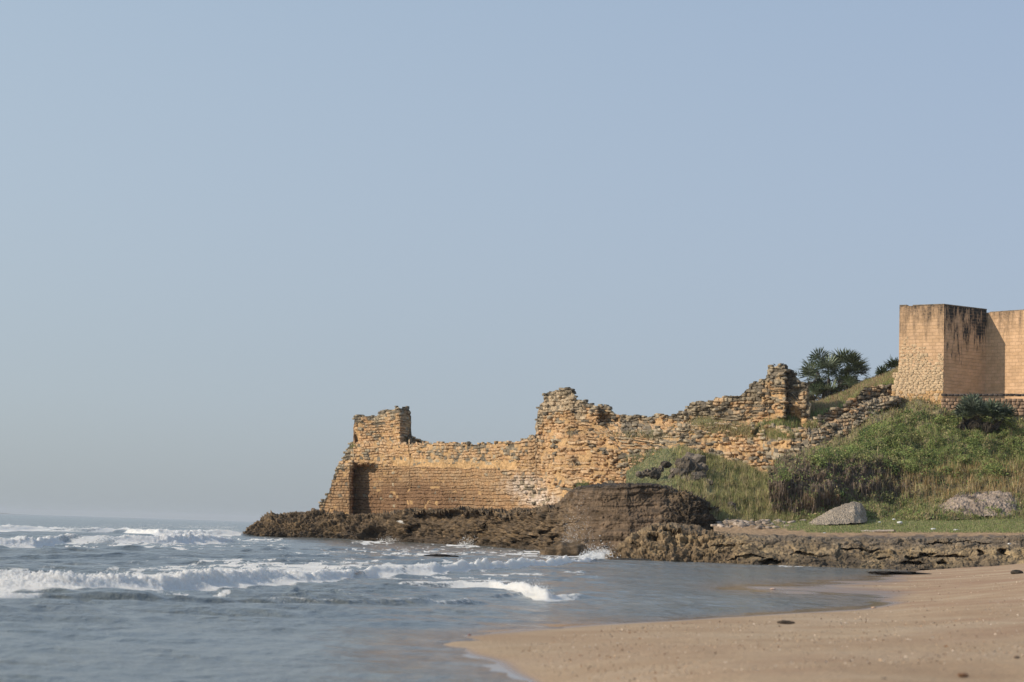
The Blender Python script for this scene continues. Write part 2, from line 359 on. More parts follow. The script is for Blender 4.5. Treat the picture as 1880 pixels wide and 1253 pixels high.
ed = k.math('MULTIPLY', k.math('SUBTRACT', k.noise(k.pos((1, .6, 1)), 5.5, 7, .8), .5), 1.7)
ff = k.n('MapRange'); k.l(k.math('ADD', fa, ed), ff.inputs[0]); ff.inputs[1].default_value = .22; ff.inputs[2].default_value = .5
mx = k.n('MixShader'); k.l(ff.outputs[0], mx.inputs[0]); k.l(k.b.outputs[0], mx.inputs[1]); k.l(f2.outputs[0], fm.inputs[1]); k.l(tl.outputs[0], fm.inputs[2]); k.l(fm.outputs[0], mx.inputs[2]); k.l(mx.outputs[0], k.out.inputs[0]); SEA = k.m
o = mesh('sea', np.stack([X, Y, Z], -1), gridF(NU, NV), SEA, attrs={'foam': foam, 'shallow': 1-sstep(depth, .0, .07)}); tag(o, kind='structure')
SEAZ = (X, Y, Z, foam)
# spray thrown up along the broken crests
def tetra(Pc, s, r):
    n = len(Pc); d = r.normal(size=(n, 4, 3)); d /= np.linalg.norm(d, axis=-1, keepdims=True)
    V = Pc[:, None]+d*s[:, None, None]; i = np.arange(n)[:, None]*4
    return V.reshape(-1, 3), np.concatenate([i+[0, 1, 2], i+[0, 2, 3], i+[0, 3, 1], i+[1, 3, 2]])
r = np.random.default_rng(5)
m = (foam > .7) & (Y < 290) & (Z > .16)
idx = np.argwhere(m); wgt = (Z[m])**2*Y[m]**1.0; pick = idx[r.choice(len(idx), 26000, p=wgt/wgt.sum())]
pp = np.stack([X[pick[:, 0], pick[:, 1]], Y[pick[:, 0], pick[:, 1]], Z[pick[:, 0], pick[:, 1]]], -1)
pp[:, 2] += np.abs(r.normal(0, .035, len(pp)))*(.6+.6*pn(pp*np.array([1.5, 0, 0])+3)*2); pp[:, 0] += r.normal(0, .05, len(pp))
sz = r.uniform(.005, .016, len(pp))*(1+pp[:, 1]/150)
def burst(x0, x1, yb, ht, n, d, sz0):
    u = r.uniform(0, 1, n); x = x0+(x1-x0)*u; h = np.abs(r.normal(0, ht/2.2, n))*(.5+np.sin(u*3.1)); q = P(x+r.normal(0, 5, n), yb-h, np.full(n, float(d))+r.normal(0, 1, n))
    return q, r.uniform(.4, 1, n)*sz0
Q = [(pp, sz)]
Q.append(burst(1070, 1135, 1027, 17, 2600, 136, .05)); Q.append(burst(1065, 1132, 1027, 9, 2600, 135.5, .07)); Q.append(burst(1035, 1085, 1010, 85, 700, 150, .03)); Q.append(burst(1030, 1060, 1010, 40, 500, 150, .035))
Q.append(burst(965, 1008, 1096, 22, 2200, 54, .014)); Q.append(burst(845, 890, 1001, 12, 600, 203, .06)); Q.append(burst(380, 440, 978, 14, 500, 262, .06)); Q.append(burst(100, 430, 970, 6, 1500, 264, .06)); Q.append(burst(700,730,994,6,300,222,.06))
V, Fq = tetra(np.concatenate([q[0] for q in Q]), np.concatenate([q[1] for q in Q]), r)
k = N('spray'); k.b.inputs['Base Color'].default_value = (.82, .83, .83, 1); k.b.inputs['Roughness'].default_value = .8
o = mesh('sea_spray', V, Fq, k.m, smooth=False); tag(o, kind='stuff')
# ---------------------------------------------------------------- rock platform and headland
def Db(px): return np.interp(px, [560, 590, 700, 850, 1000, 1050, 1200, 1300, 1450, 1500, 1560, 1610, 1660], [240, 238, 231, 215, 199, 193, 184, 178, 171.5, 172, 175, 177, 178.8])
def BLK(px, name):
    return np.interp(px, [440, 500, 700, 940, 1070, 1220, 1260, 1340], [.3, .5, .7, .7, .30, .30, .9, .9]) if name == 'rocky_headland' else np.interp(px, [1110, 1300, 1360, 1900], [.75, .65, .24, .24])
def JAG(px, py, name): return .16*(1-sstep(px, 1290, 1340)) if name == 'rock_shelf' else .20*sstep(px, 1225, 1255)*sstep(py, 890, 915)+.06*(1-sstep(px, 950, 1050))
def rock(name, cols, nu, nv, amp, colf, carve=None, sm=3, wts=None, strat=.12, mat=None, fade=None):
    px, py, d = sheet(cols, nu, nv, sm, wts)
    n = gnorm(blur(P(px, py, d), 10)); n = n*(-1 if n[:, nv//6:nv//2, 1].mean() > 0 else 1); n = n+np.array([0, -.25, 0]); n /= np.linalg.norm(n, axis=-1, keepdims=True)
    if carve is not None: d = d+carve(px, py, d)
    G = P(px, py, d)
    r1 = fbm(G, .33, 3, .5, True); r2_ = fbm(G, .9, 4, .6, True); r3 = fbm(G, 3.0, 3, .6)
    Gt = G.copy(); Gt[..., 2] -= (.30-.24*sstep(px, 1020, 1060))*G[..., 0]*(1 if name == 'rocky_headland' else .0); st = fbm(Gt, 1, 3, .6, sc=(.16, .16, 2.6))*(1+.8*(px < 1030)*(px > 780))
    vv = np.linspace(0, 1, nv)[None, :]; tf = sum(wts[:3])/sum(wts); pl_ = 1-.4*sstep(vv, tf+.0, tf+.06); a = (amp if fade is None else amp*fade(px, py))*pl_
    G = G+n*(a*(-.30*(r1-.6)-.17*(r2_-.6)+.16*r3-.07*fbm(G, 4.2, 3, .65, True)-JAG(px, py, name)*(fbm(G, 1.5, 3, .5, True)-.7)-.16*(px < 760)*sstep(py, 948, 962)*(fbm(G, 1.1, 3, .6, True, (1, 1, .45))-.7))+strat*st*(a/amp if fade is not None else 1))[..., None]
    Gw = G+np.stack([pn(G*1.1), pn(G*1.1+9), pn(G*1.1+23)], -1)*.5; tl_ = np.where(px < 1030, .45, .12) if name == 'rocky_headland' else .25
    Gw[..., 2] = Gw[..., 2]-tl_*Gw[..., 0]*.5; wb = BLK(px, name)*pl_
    cr1, hv1 = worley(Gw*np.array([.55, .55, 1.1])); cr2, hv2 = worley(Gw*np.array([1.5, 1.5, 2.6])+7.3)
    G = G+n*(wb*(.75*(hv1-.45)-.35*(1-sstep(cr1, 0, .10))+.24*(hv2-.5)-.10*(1-sstep(cr2, 0, .12))))[..., None]
    if name == 'rocky_headland':
        mB = sstep(px, 1035, 1050)*(1-sstep(px, 1200, 1250)); G = G+np.array([0, 1, 0])*(mB*(.12*(fbm(G, 1.0, 3, .55, True, (1, .3, .14))-.7)-.10*np.clip(fbm(Gt, 1, 3, .6, False, (.06, .06, 3.5)), -1, 1)-.30*np.clip(fbm(Gt, 1, 3, .6, False, (.05, .05, 1.5)), -1, 1)+.10*fbm(G, .5, 4)))[..., None]
    c = colf(px, py, G)
    o = mesh(name, G, gridF(nu, nv), mat or ROCK, col=c); return o, G
BRN = np.array([.185, .134, .085]); DRK = np.array([.062, .052, .043]); GRY = np.array([.15, .125, .10]); ORG = np.array([.29, .20, .11]); SND = np.array([.40, .27, .16])
def rockcol(px, py, G, base=BRN, ochre=ORG):
    n = fbm(G, .45, 4, .6)[..., None]; n2 = fbm(G, 1.7, 3, .6)[..., None]
    c = base+(ochre-base)*np.clip(n*1.0+.15, 0, .8); c = c+(DRK-c)*np.clip(n2*1.4-.05, 0, .75)  # base rock mottled by noise with its ochre tone, then dark blotches
    wetz = (1-sstep(G[..., 2]+.4*n[..., 0], .1, 1.1))[..., None]
    return c+(DRK*.9-c)*wetz*.6
def carveA(px, py, d):
    w = 9*pn(np.stack([px/18, py/12, px*0], -1)); x = px+w; y = py+w*.5
    c = 5.5*E(x, y, 803, 945, 44, 13)+4.5*E(x, y, 893, 946, 34, 10, 0)+3.2*E(x, y, 700, 982, 32, 12, 10)+3*E(x, y, 742, 990, 20, 10)+4*E(x, y, 775, 975, 34, 15, 10)
    c += 4*E(x, y, 900, 968, 42, 8, -24)+3*E(x, y, 880, 990, 40, 5, -20)-1.6*E(x, y, 870, 960, 45, 6, -24)-2*E(x, y, 735, 958, 18, 16)
    c += 4.5*E(x, y, 1022, 995, 14, 14)+2.2*E(x, y, 975, 985, 50, 4, -22)+1.5*E(x, y, 1000, 975, 60, 3, -18)+1.5*E(x, y, 950, 995, 30, 4, -15)-1*E(x, y, 950, 972, 60, 18, -18)
    return .5*c*sstep(py, 933, 941)
colsA = [(432,[(992,240),(986,241),(985.5,242),(985,243),(986,247),(992,250)]),
 (442,[(992,239),(985,240),(983,241),(981,242),(982,248),(992,252)]), (452,[(993,238),(985,239),(975,240),(966,242),(967,249),(992,254)]),
 (468,[(994,236),(987,237.5),(970,239.5),(955,242),(956,249),(992,255)]), (490,[(996,235),(988,236),(965,238.5),(945,241.5),(945,250),(992,256)]),
 (525,[(997,233),(989,234.5),(962,237.5),(939,240.5),(939,250),(992,256)]), (580,[(999,230.5),(991,232),(962,235.5),(936,239),(936,250),(992,256)]),
 (640,[(1001,226),(993,228),(965,232),(938,234.5),(937,245),(992,252)]), (700,[(1003,221),(995,223.5),(968,225.5),(941,228),(940,240),(992,245)]),
 (765,[(1005,212),(997,215),(965,217.5),(934,219.5),(931,230),(992,240)]), (850,[(1009,200.5),(1001,203.5),(965,206.5),(932,209.5),(928,220),(992,235)]),
 (930,[(1012,186),(1003,189),(970,193),(938,201),(934,213),(992,225)]), (1000,[(1019,171),(1011,173.5),(970,179),(931,194),(927,205),(992,215)]),
 (1020,[(1021,166),(1012,168.5),(970,174),(929,180),(926,200),(992,210)]), (1046,[(1024,160.5),(1015,162.5),(968,167),(901,170),(899,190),(992,205)]),
 (1065,[(1026,157),(1016,158.5),(965,161),(892,163.5),(890,185),(992,200)]), (1100,[(1026,153),(1014,154.5),(962,157.5),(889,160.5),(887,180),(992,195)]),
 (1150,[(1024,151.5),(1008,152.5),(958,155.5),(888,158.5),(885,178),(992,190)]), (1200,[(1022,151),(1000,152),(955,154),(889,157),(886,176),(992,188)]),
 (1235,[(1022,150.5),(1000,151.5),(950,153),(893,156),(890,172),(992,184)]), (1265,[(1022,149.5),(1000,150.5),(950,152.5),(902,156),(899,168),(992,180)]),
 (1290,[(1022,150),(1000,151),(960,152.5),(914,156),(912,165),(992,175)]), (1310,[(1022,151),(1000,152),(970,153),(930,156),(929,163),(992,170)]),
 (1340,[(1010,153),(995,154),(975,155),(955,156.5),(953,160),(992,168)])]
def cliffs(cols, mid, top):
    """stand the faces up: depth of the mid and top rows measured from the foot"""
    out = []
    for px, rows in cols:
        rows = list(rows); b = rows[1][1]; dm_, dt_ = np.interp(px, *mid), np.interp(px, *top)
        rows[2] = (rows[2][0], b+dm_); rows[3] = (rows[3][0], b+dt_); rows[4] = (rows[4][0]+4, max(rows[4][1], b+dt_+4)); out.append((px, rows))
    return out
colsA = cliffs(colsA, ([432, 480, 1030, 1060, 1240, 1300], [.3, 1.0, 1.6, 1.2, 1.4, 1.5]), ([432, 480, 1000, 1060, 1240, 1300], [.6, 2.6, 3.6, 2.8, 3.5, 3.0]))
def fadeA(px, py): return .85*(1-.6*(1-sstep(px, 1010, 1030))*(1-sstep(py-np.interp(px, [430, 452, 490, 525, 640, 700, 765, 850, 930, 1000], [983, 965, 944, 939, 938, 941, 935, 933, 938, 932]), 0, 14)))*(1-.3*sstep(px, 680, 760)*(1-sstep(px, 960, 1020)))*.4+.9*(1-sstep(px, 960, 1060)*(1-sstep(px, 1215, 1260)))
def colA(px, py, G):
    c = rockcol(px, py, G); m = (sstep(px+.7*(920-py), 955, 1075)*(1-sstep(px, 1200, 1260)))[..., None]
    Gt = G.copy(); Gt[..., 2] -= .06*G[..., 0]; st = fbm(Gt, 1, 4, .7, sc=(.12, .12, 2.2))[..., None]
    c2 = np.array([.135, .094, .062])*(1+.6*st+.3*fbm(G, .6, 4)[..., None]); vs = sstep(fbm(G, 1.1, 3, sc=(1.6, 1.6, .15)), .1, .5)[..., None]*sstep(930-py, 0, 35)[..., None]
    c2 = c2+(DRK*.8-c2)*vs*.8
    c = c+(c2-c)*m*.85
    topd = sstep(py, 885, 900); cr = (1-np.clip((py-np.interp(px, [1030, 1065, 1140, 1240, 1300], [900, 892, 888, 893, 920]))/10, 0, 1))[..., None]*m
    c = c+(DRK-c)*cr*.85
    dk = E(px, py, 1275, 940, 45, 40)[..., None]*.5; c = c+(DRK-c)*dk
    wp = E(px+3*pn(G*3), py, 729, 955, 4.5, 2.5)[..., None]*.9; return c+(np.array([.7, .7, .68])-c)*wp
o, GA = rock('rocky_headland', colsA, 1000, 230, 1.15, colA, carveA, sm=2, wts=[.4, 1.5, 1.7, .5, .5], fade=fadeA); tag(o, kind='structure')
# low broken shelf in front
colsC = [(1112,[(1036,131),(1029,133),(1026,135),(1024,138),(1024,143),(1035,147)]), (1140,[(1037,130),(1029,132.5),(1012,136),(996,141),(992,148),(1030,152)]),
 (1180,[(1038,129),(1030,131.5),(1000,137),(970,143),(966,150),(1030,152)]), (1230,[(1040,128),(1031,130.5),(1000,137),(962,144),(958,151),(1030,152)]),
 (1270,[(1041,127.5),(1032,130),(1003,136),(966,143),(962,151),(1030,152)]), (1310,[(1042,127.5),(1033,129.5),(1006,135),(975,142),(972,150),(1000,152)]),
 (1400,[(1045,127),(1036,128.5),(1012,133),(982,140.5),(979,146),(990,152)]), (1500,[(1048,126.5),(1038,128),(1014,132.5),(985,140),(982,146),(994,152)]),
 (1600,[(1048,126.5),(1038,128),(1012,132),(987,139.5),(984,146),(996,152)]), (1700,[(1048,126),(1038,127.5),(1010,131),(987,138),(984,145),(998,152)]),
 (1800,[(1046,126),(1034,127),(1005,129.5),(985,136),(983,144),(998,152)]), (1880,[(1044,125.5),(1028,126.5),(1003,128.5),(983,134),(981,142),(1000,152)]),
 (2050,[(1046,125),(1024,126),(1005,128),(986,133),(984,142),(1003,152)]), (2700,[(1066,125),(1044,126),(1025,128),(1006,133),(1004,142),(1023,152)])]
def carveC(px, py, d):
    w = 12*pn(np.stack([px/22, py/9, px*0+4], -1)); x = px+w; y = py+w*.4
    c = 2.6*E(x, y, 1415, 1031, 20, 5)+1.6*E(x, y, 1370, 1022, 30, 3)+2.4*E(x, y, 1672, 1031, 22, 5)+2*E(x, y, 1690, 1017, 24, 3.2, -12)+1.8*E(x, y, 1590, 1007, 45, 2)+1.5*E(x, y, 1800, 1015, 6, 5)+1.6*E(x, y, 1840, 1012, 8, 7)
    c += 1.5*E(x, y, 1740, 1018, 40, 2.2)+1.5*E(x, y, 1625, 1022, 14, 3)+1.8*E(x, y, 1730, 1030, 6, 6)+1.2*E(x, y, 1760, 995, 60, 2.5)+1.3*E(x, y, 1480, 1018, 40, 2)+1.*E(x, y, 1330, 1000, 40, 2.5)+2*E(x, y, 1160, 998, 12, 5)+2*E(x,y,1200,985,10,7)+1.6*E(x,y,1235,975,12,5)
    return c*.6*(.7+.6*pn(np.stack([px/11, py/5, px*0+1], -1)))
colsC = cliffs(colsC, ([1112, 1270, 1340, 1900], [1.5, 1.9, 1.5, 1.2]), ([1112, 1270, 1340, 1900], [3.4, 4.2, 3.4, 3.2]))
def fadeC(px, py): return .40+.4*(1-sstep(px, 1260, 1380))
def colC(px, py, G):
    c = rockcol(px, py, G, np.array([.31, .23, .14]), np.array([.40, .30, .17]))
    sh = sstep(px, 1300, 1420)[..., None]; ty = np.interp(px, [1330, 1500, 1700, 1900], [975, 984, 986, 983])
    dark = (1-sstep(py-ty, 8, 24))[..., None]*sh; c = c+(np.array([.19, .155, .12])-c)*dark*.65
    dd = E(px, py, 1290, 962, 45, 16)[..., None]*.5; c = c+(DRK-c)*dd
    return c+(np.array([.27, .175, .09])-c)*(1-sh)*.3
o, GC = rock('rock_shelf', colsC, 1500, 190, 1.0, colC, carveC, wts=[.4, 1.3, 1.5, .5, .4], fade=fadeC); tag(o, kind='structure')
# shore flat: sand strip, rubble and lawn behind the shelf
noise2_ = lambda x, y: fbm(np.stack([x/14, y/5, x*0], -1), 1, 3)
colsF = [(1310,[(992,140),(982,139),(974,147),(962,156),(955,160),(948,164)]), (1360,[(994,139),(984,138),(976,146),(962,155),(950,160),(942,164)]), (1450,[(996,138),(986,137),(977,146),(962,154),(952,159),(944,163)]),
 (1600,[(999,137),(989,136),(979,145),(962,153),(950,157),(940,162)]), (1750,[(999,136),(989,135),(980,143),(962,152),(948,157),(936,162)]), (1900,[(995,134),(985,133),(979,141),(960,151),(946,157),(932,162)]), (2100,[(997,134),(989,133),(984,141),(966,151),(952,157),(936,162)]), (2700,[(1016,134),(1008,133),(1003,141),(985,151),(971,157),(955,162)])]
colsF = [(c_[0], [(c_[1][1][0]+5, 133.2), (c_[1][1][0]-1, 134.6)]+c_[1][2:]) for c_ in colsF]
px, py, d = sheet(colsF, 500, 100, 2); G = P(px, py, d)
G[..., 2] += .05*fbm(G, .8, 4)-.12*sstep(py, 978, 988)*(1+fbm(G, 1.2, 3))+.18*fbm(G, .9, 3, .6, True)*E(px, py, 1375, 962, 70, 12, 0, .6)
g1 = sstep(fbm(G, .5, 4)+.02*(px-1420)-.12*(py-966), -.4, .6)[..., None]*sstep(978.5-py, 0, 3)[..., None]*sstep(px, 1400, 1440)[..., None]
cF = SND*.95*(1+.15*fbm(G, 2, 3))[..., None]; rb = E(px, py, 1370, 955, 75, 13, 0, .5)[..., None]; cF = cF+(np.array([.17, .135, .10])-cF)*rb*.8
cF = cF+(np.array([.22, .22, .10])-cF)*g1
re_ = sstep(py+4*noise2_(px, py), 981, 985)[..., None]; cF = cF+(np.array([.15, .12, .095])*(1+.5*fbm(G, 2, 3))[..., None]-cF)*re_
o = mesh('shore_flat', G, gridF(500, 100), SOIL, col=cF); tag(o, kind='structure'); GF = (px, py, G)
# ---------------------------------------------------------------- hillside
colsH = [(1418,[(962,156),(950,157),(925,157.5),(900,158),(878,160),(868,166)]), (1432,[(962,155.5),(945,157),(905,157.3),(875,158.5),(858,162),(852,170)]),
 (1480,[(962,155),(940,157),(900,157.5),(862,160),(834,169),(831,176)]), (1520,[(962,155),(935,158),(900,158.5),(850,162),(823,171),(818,178)]), (1560,[(962,155),(930,159),(893,160),(840,165),(803,173),(798,180)]),
 (1600,[(962,155),(925,160),(885,162),(825,167.5),(777,175),(771,182)]), (1645,[(962,155),(925,160),(880,163),(815,169),(749,177),(742,184)]), (1700,[(962,154),(925,159),(878,164),(815,169.5),(743,177),(738,184)]),
 (1800,[(960,154),(925,158.5),(875,164),(815,169.5),(750,177),(745,184)]), (1880,[(958,154),(920,158.5),(870,164),(815,169.5),(756,177),(750,184)]), (2080,[(963,154),(926,158),(876,164),(821,169),(765,177),(760,184)]), (2700,[(982,154),(945,158),(895,164),(840,169),(784,177),(779,184)])]
px, py, d = sheet(colsH, 1150, 220, 6, wts=[.6, .9, 1.3, 1.5, .4]); G = P(px, py, d); n = gnorm(G); n = n*np.where(n[..., 2:3] < 0, -1, 1)
steep = E(px, py, 1540, 890, 170, 45, -8, .5)
G = G+n*(.7*fbm(G, .28, 4)+.45*fbm(G, .9, 4))[..., None]+n*(steep*.8*fbm(G, .9, 4, .6, True, (1, 1, .4)))[..., None]*.5
cH = np.array([.22, .19, .11])*np.ones_like(G); cH = cH+(np.array([.15, .115, .088])-cH)*steep[..., None]
e2 = E(px, py, 1500, 925, 50, 18)[..., None]; cH = cH+(np.array([.22, .145, .08])-cH)*e2*.8
o = mesh('hillside', G, gridF(1150, 220), SOIL, col=cH); tag(o, kind='structure'); GH = (px, py, G)
# grassy gully between ruin and hillside
colsV = [(1150,[(905,160),(888,165),(878,172),(870,182),(868,186)]), (1185,[(905,159),(888,163),(868,172),(848,181),(844,187)]), (1215,[(905,158),(886,162),(860,170),(832,179),(828,186)]), (1250,[(915,157),(890,161),(860,169),(826,178),(824,185)]),
 (1300,[(945,155),(900,160),(868,168),(838,176),(836,184)]), (1350,[(958,154),(915,160),(882,167),(856,174),(852,182)]), (1400,[(962,154),(925,159),(900,165),(876,171),(872,179)]), (1450,[(964,154),(930,158),(905,164),(876,170),(870,178)]), (1490,[(964,156),(935,160),(905,166),(880,172),(874,178)])]
px, py, d = sheet(colsV, 380, 150, 5); G = P(px, py+4, d); G[..., 2] += .4*fbm(G, .4, 4)+.25*fbm(G, 1.2, 3)
cV = np.array([.24, .215, .11])*np.ones_like(G)
o = mesh('gully_slope', G, gridF(380, 150), SOIL, col=cV); tag(o, kind='structure'); GV = (px, py, G)
# ---------------------------------------------------------------- masonry
def stone_templates(nt=10, s=4):
    out = []; fv = []; q = np.linspace(-1, 1, s)
    vs = {}; faces = []
    def vid(p):
        kx = tuple(np.round(p, 5)); 
        if kx not in vs: vs[kx] = len(vs)
        return vs[kx]
    for ax in range(3):
        for sg in (-1, 1):
            for i in range(s-1):
                for j in range(s-1):
                    c4 = []
                    for (a, b) in ((i, j), (i+1, j), (i+1, j+1), (i, j+1)):
                        p = [0, 0, 0]; p[ax] = sg; p[(ax+1) % 3] = q[a]; p[(ax+2) % 3] = q[b]; c4.append(vid(p))
                    faces.append(c4 if sg > 0 else c4[::-1])
    base = np.array(list(vs.keys())); F = np.array(faces)
    for t in range(nt):
        for rd in (11, 5.):
            p = base/np.power((np.abs(base)**rd).sum(1), 1/rd)[:, None]
            p = p*(1+.20*fbm(base*.9+t*9.1, 1, 2)[:, None]); p[:, 2] += .12*p[:, 0]*pn(np.full((1, 3), t*1.7+.3))[0]*2
            out.append(p)
    return out, F
TPL, TF = stone_templates()
class Stones:
    def __init__(s): s.V = []; s.F = []; s.c = []; s.n = 0
    def add(s, ctr, size, ang, tilt, col, rounded, r):
        T = TPL[int(r.integers(10))*2+(1 if rounded else 0)]
        v = T*np.array(size)*.5; ca, sa = math.cos(tilt), math.sin(tilt)
        x, y, z = v[:, 0]*ca-v[:, 2]*sa, v[:, 1], v[:, 0]*sa+v[:, 2]*ca
        ca, sa = math.cos(ang), math.sin(ang)
        s.V.append(np.stack([x*ca-y*sa, x*sa+y*ca, z], -1)+ctr); s.F.append(TF+s.n); s.n += len(T); s.c.append(np.repeat(np.array(col)[None], len(T), 0))
    def build(s, name, parent=None, mat=None):
        o = mesh(name, np.concatenate(s.V), np.concatenate(s.F), mat or STONE, col=np.clip(np.concatenate(s.c), 0, 1))
        if parent is not None: child(o, parent)
        return o
TOP = [(583,935),(590,925),(600,912),(607,897),(612,880),(617,862),(625,848),(634,835),(640,822),(650,812),(651,765),(695,763),(700,757),(722,752),(726,748),(749,748),(752,760),(753,798),(760,803),(782,812),(800,815),(850,814),(880,817),(950,813),(960,808),(985,800),(987,770),(984,755),(997,738),(1001,725),(1008,720),(1032,718),(1034,716),(1049,716),(1055,725),(1060,735),(1078,738),(1085,742),(1095,744),(1113,745),(1120,752),(1133,760),(1142,766),(1240,763),(1248,757),(1265,748),(1266,740),(1312,736),(1315,729),(1362,727),(1365,722),(1375,712),(1385,705),(1400,703),(1405,695),(1412,693),(1413,673),(1445,670),(1447,680),(1460,690),(1470,700),(1480,710),(1485,742)]
BOT = [(1450,762),(1425,785),(1408,789),(1430,789),(1460,786),(1505,765),(1535,750),(1560,745),(1576,727),(1587,711),(1655,707),(1656,727),(1619,738),(1580,765),(1539,801),(1494,828),(1457,848),(1436,880),(1440,905),(1380,905),(1330,890),(1280,880),(1230,885),(1180,893),(1100,905),(1045,930),(1000,950),(930,954),(850,960),(760,965),(700,965),(590,960)]
RUIN = TOP+BOT
tx = np.array([p[0] for p in TOP], float); tyv = np.array([p[1] for p in TOP], float)
def topy(px): return np.interp(px, np.maximum.accumulate(tx+np.arange(len(tx))*1e-3), tyv)
def wall_d(px, py):
    """distance of the ruined wall's face: oblique plan, batter, terraces, steps and the recess behind the buttress"""
    D = Db(px)
    lift = np.clip(935-py, 0, 400)
    right = sstep(px, 930, 1080)
    ledge = np.interp(px, [560, 650, 760, 985, 1150, 1300, 1400, 1500, 1600, 1700], [812, 812, 815, 803, 788, 775, 780, 790, 735, 720])
    below = np.clip(py-ledge, 0, 200); 
    slope_l = .012*lift
    base_y = np.interp(px, [930, 1100, 1250, 1350, 1450, 1560, 1650], [935, 900, 880, 880, 870, 790, 730])
    hgt = np.clip(base_y-py, 0, 300)
    slope_r = .045*np.minimum(hgt, np.clip(base_y-ledge, 0, 300))+.006*hgt
    d = D+slope_l*(1-right)+slope_r*right
    d = d+1.3*(1-sstep(py, ledge-3, ledge+3))                                   # upper works set back
    rec = sstep(px, 646, 650)*(1-sstep(px, 665, 790))*sstep(py, 850+6*pn(np.stack([px/9, px*0, px*0], -1)), 860+45*sstep(px, 680, 720))
    d = d+2.6*rec-.7*(1-sstep(px, 640, 648))*sstep(py, 850, 860)
    # thickness faces: broken ends turned away from the sun
    up = 1-sstep(py, ledge-2, ledge+2)
    d = d+up*(np.clip(px-734, 0, 25)*.25*(px < 800))
    d = d+up*(1.9*sstep(px, 1096, 1099)*(1-sstep(px, 1150, 1230)))*(1-sstep(py, 776, 782))+up*1.6*sstep(px, 1441, 1444)
    d = d+.5*fbm(np.stack([px/40, py/28, px*0], -1), 1, 3)*(.35+.65*right)
    return d
# grassy slope held up by the stepped wall
colsU = []
for (x, ye, yt, dt) in [(1380,806,790,177.5), (1395,799,780,178.6), (1410,789,770,179), (1430,789,763,179.3), (1460,786,752,179.6), (1485,775,746,182), (1505,765,742,184), (1535,750,733,186), (1560,745,720,187), (1576,727,713,187.5), (1590,712,704,188), (1630,709,692,188.5), (1652,706,680,189)]:
    de = float(wall_d(np.float64(x), np.float64(ye)))+.5; colsU.append((x, [(ye+14, de), (ye+1, de), (ye*.6+yt*.4, de*.65+dt*.35), (yt, dt), (yt+1, dt+9)]))
px, py, d = sheet(colsU, 320, 110, 2); G = P(px, py, d); G[..., 2] += .2*fbm(G, .5, 4)
o = mesh('upper_slope', G, gridF(320, 110), SOIL, col=np.array([.24, .20, .11])*np.ones_like(G)); tag(o, kind='structure'); GU = (px, py, G)
def py_of(px, z, d):
    a = (px-CX)/FPX; t = (z-CAMZ)/d
    b = (t*(F_[1]+a*R_[1])-(F_[2]+a*R_[2]))/(U_[2]-t*U_[1])
    return CY-b*FPX
OCH = np.array([.47, .285, .145]); TAN = np.array([.53, .37, .22]); BWN = np.array([.33, .195, .11]); LIC = np.array([.20, .168, .125]); LIG = np.array([.36, .295, .205]); WHT = np.array([.66, .56, .47])
ruin = empty('ruined_fort_wall', P(860, 940, 214)); tag(ruin, 'long crumbling sandstone sea wall with broken turret stumps above the brown rocks', 'ruined wall')
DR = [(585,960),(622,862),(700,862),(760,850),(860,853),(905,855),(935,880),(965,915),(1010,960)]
TOPX = np.array([p[0] for p in TOP if p[0] <= 1481]+[1484, 1486, 1505, 1535, 1547, 1558, 1562, 1576, 1587, 1655], float)
TOPY = np.array([p[1] for p in TOP if p[0] <= 1481]+[740, 775, 765, 751, 748, 744, 735, 727, 711, 707], float)
botx = [583, 590, 700, 850, 930, 1000, 1045, 1100, 1180, 1230, 1280, 1380, 1440, 1457, 1494, 1539, 1580, 1619, 1656]
boty = [960, 965, 970, 968, 962, 955, 945, 915, 905, 900, 900, 915, 912, 862, 842, 815, 779, 752, 741]
def h01(*a):
    t = 0.
    for i, v in enumerate(a): t = t+np.asarray(v, float)*(12.9898, 78.233, 37.719, 9.17)[i]
    t = np.sin(t)*43758.5453; return t-np.floor(t)
pxr = np.arange(560, 1680, 1.); xr = (pxr-CX)/FPX*Db(pxr); sr = np.concatenate([[0], np.cumsum(np.hypot(np.diff(xr), np.diff(Db(pxr))))])
r = np.random.default_rng(21)
CB = np.concatenate([[0], np.cumsum(r.uniform(.25, .43, 90))])
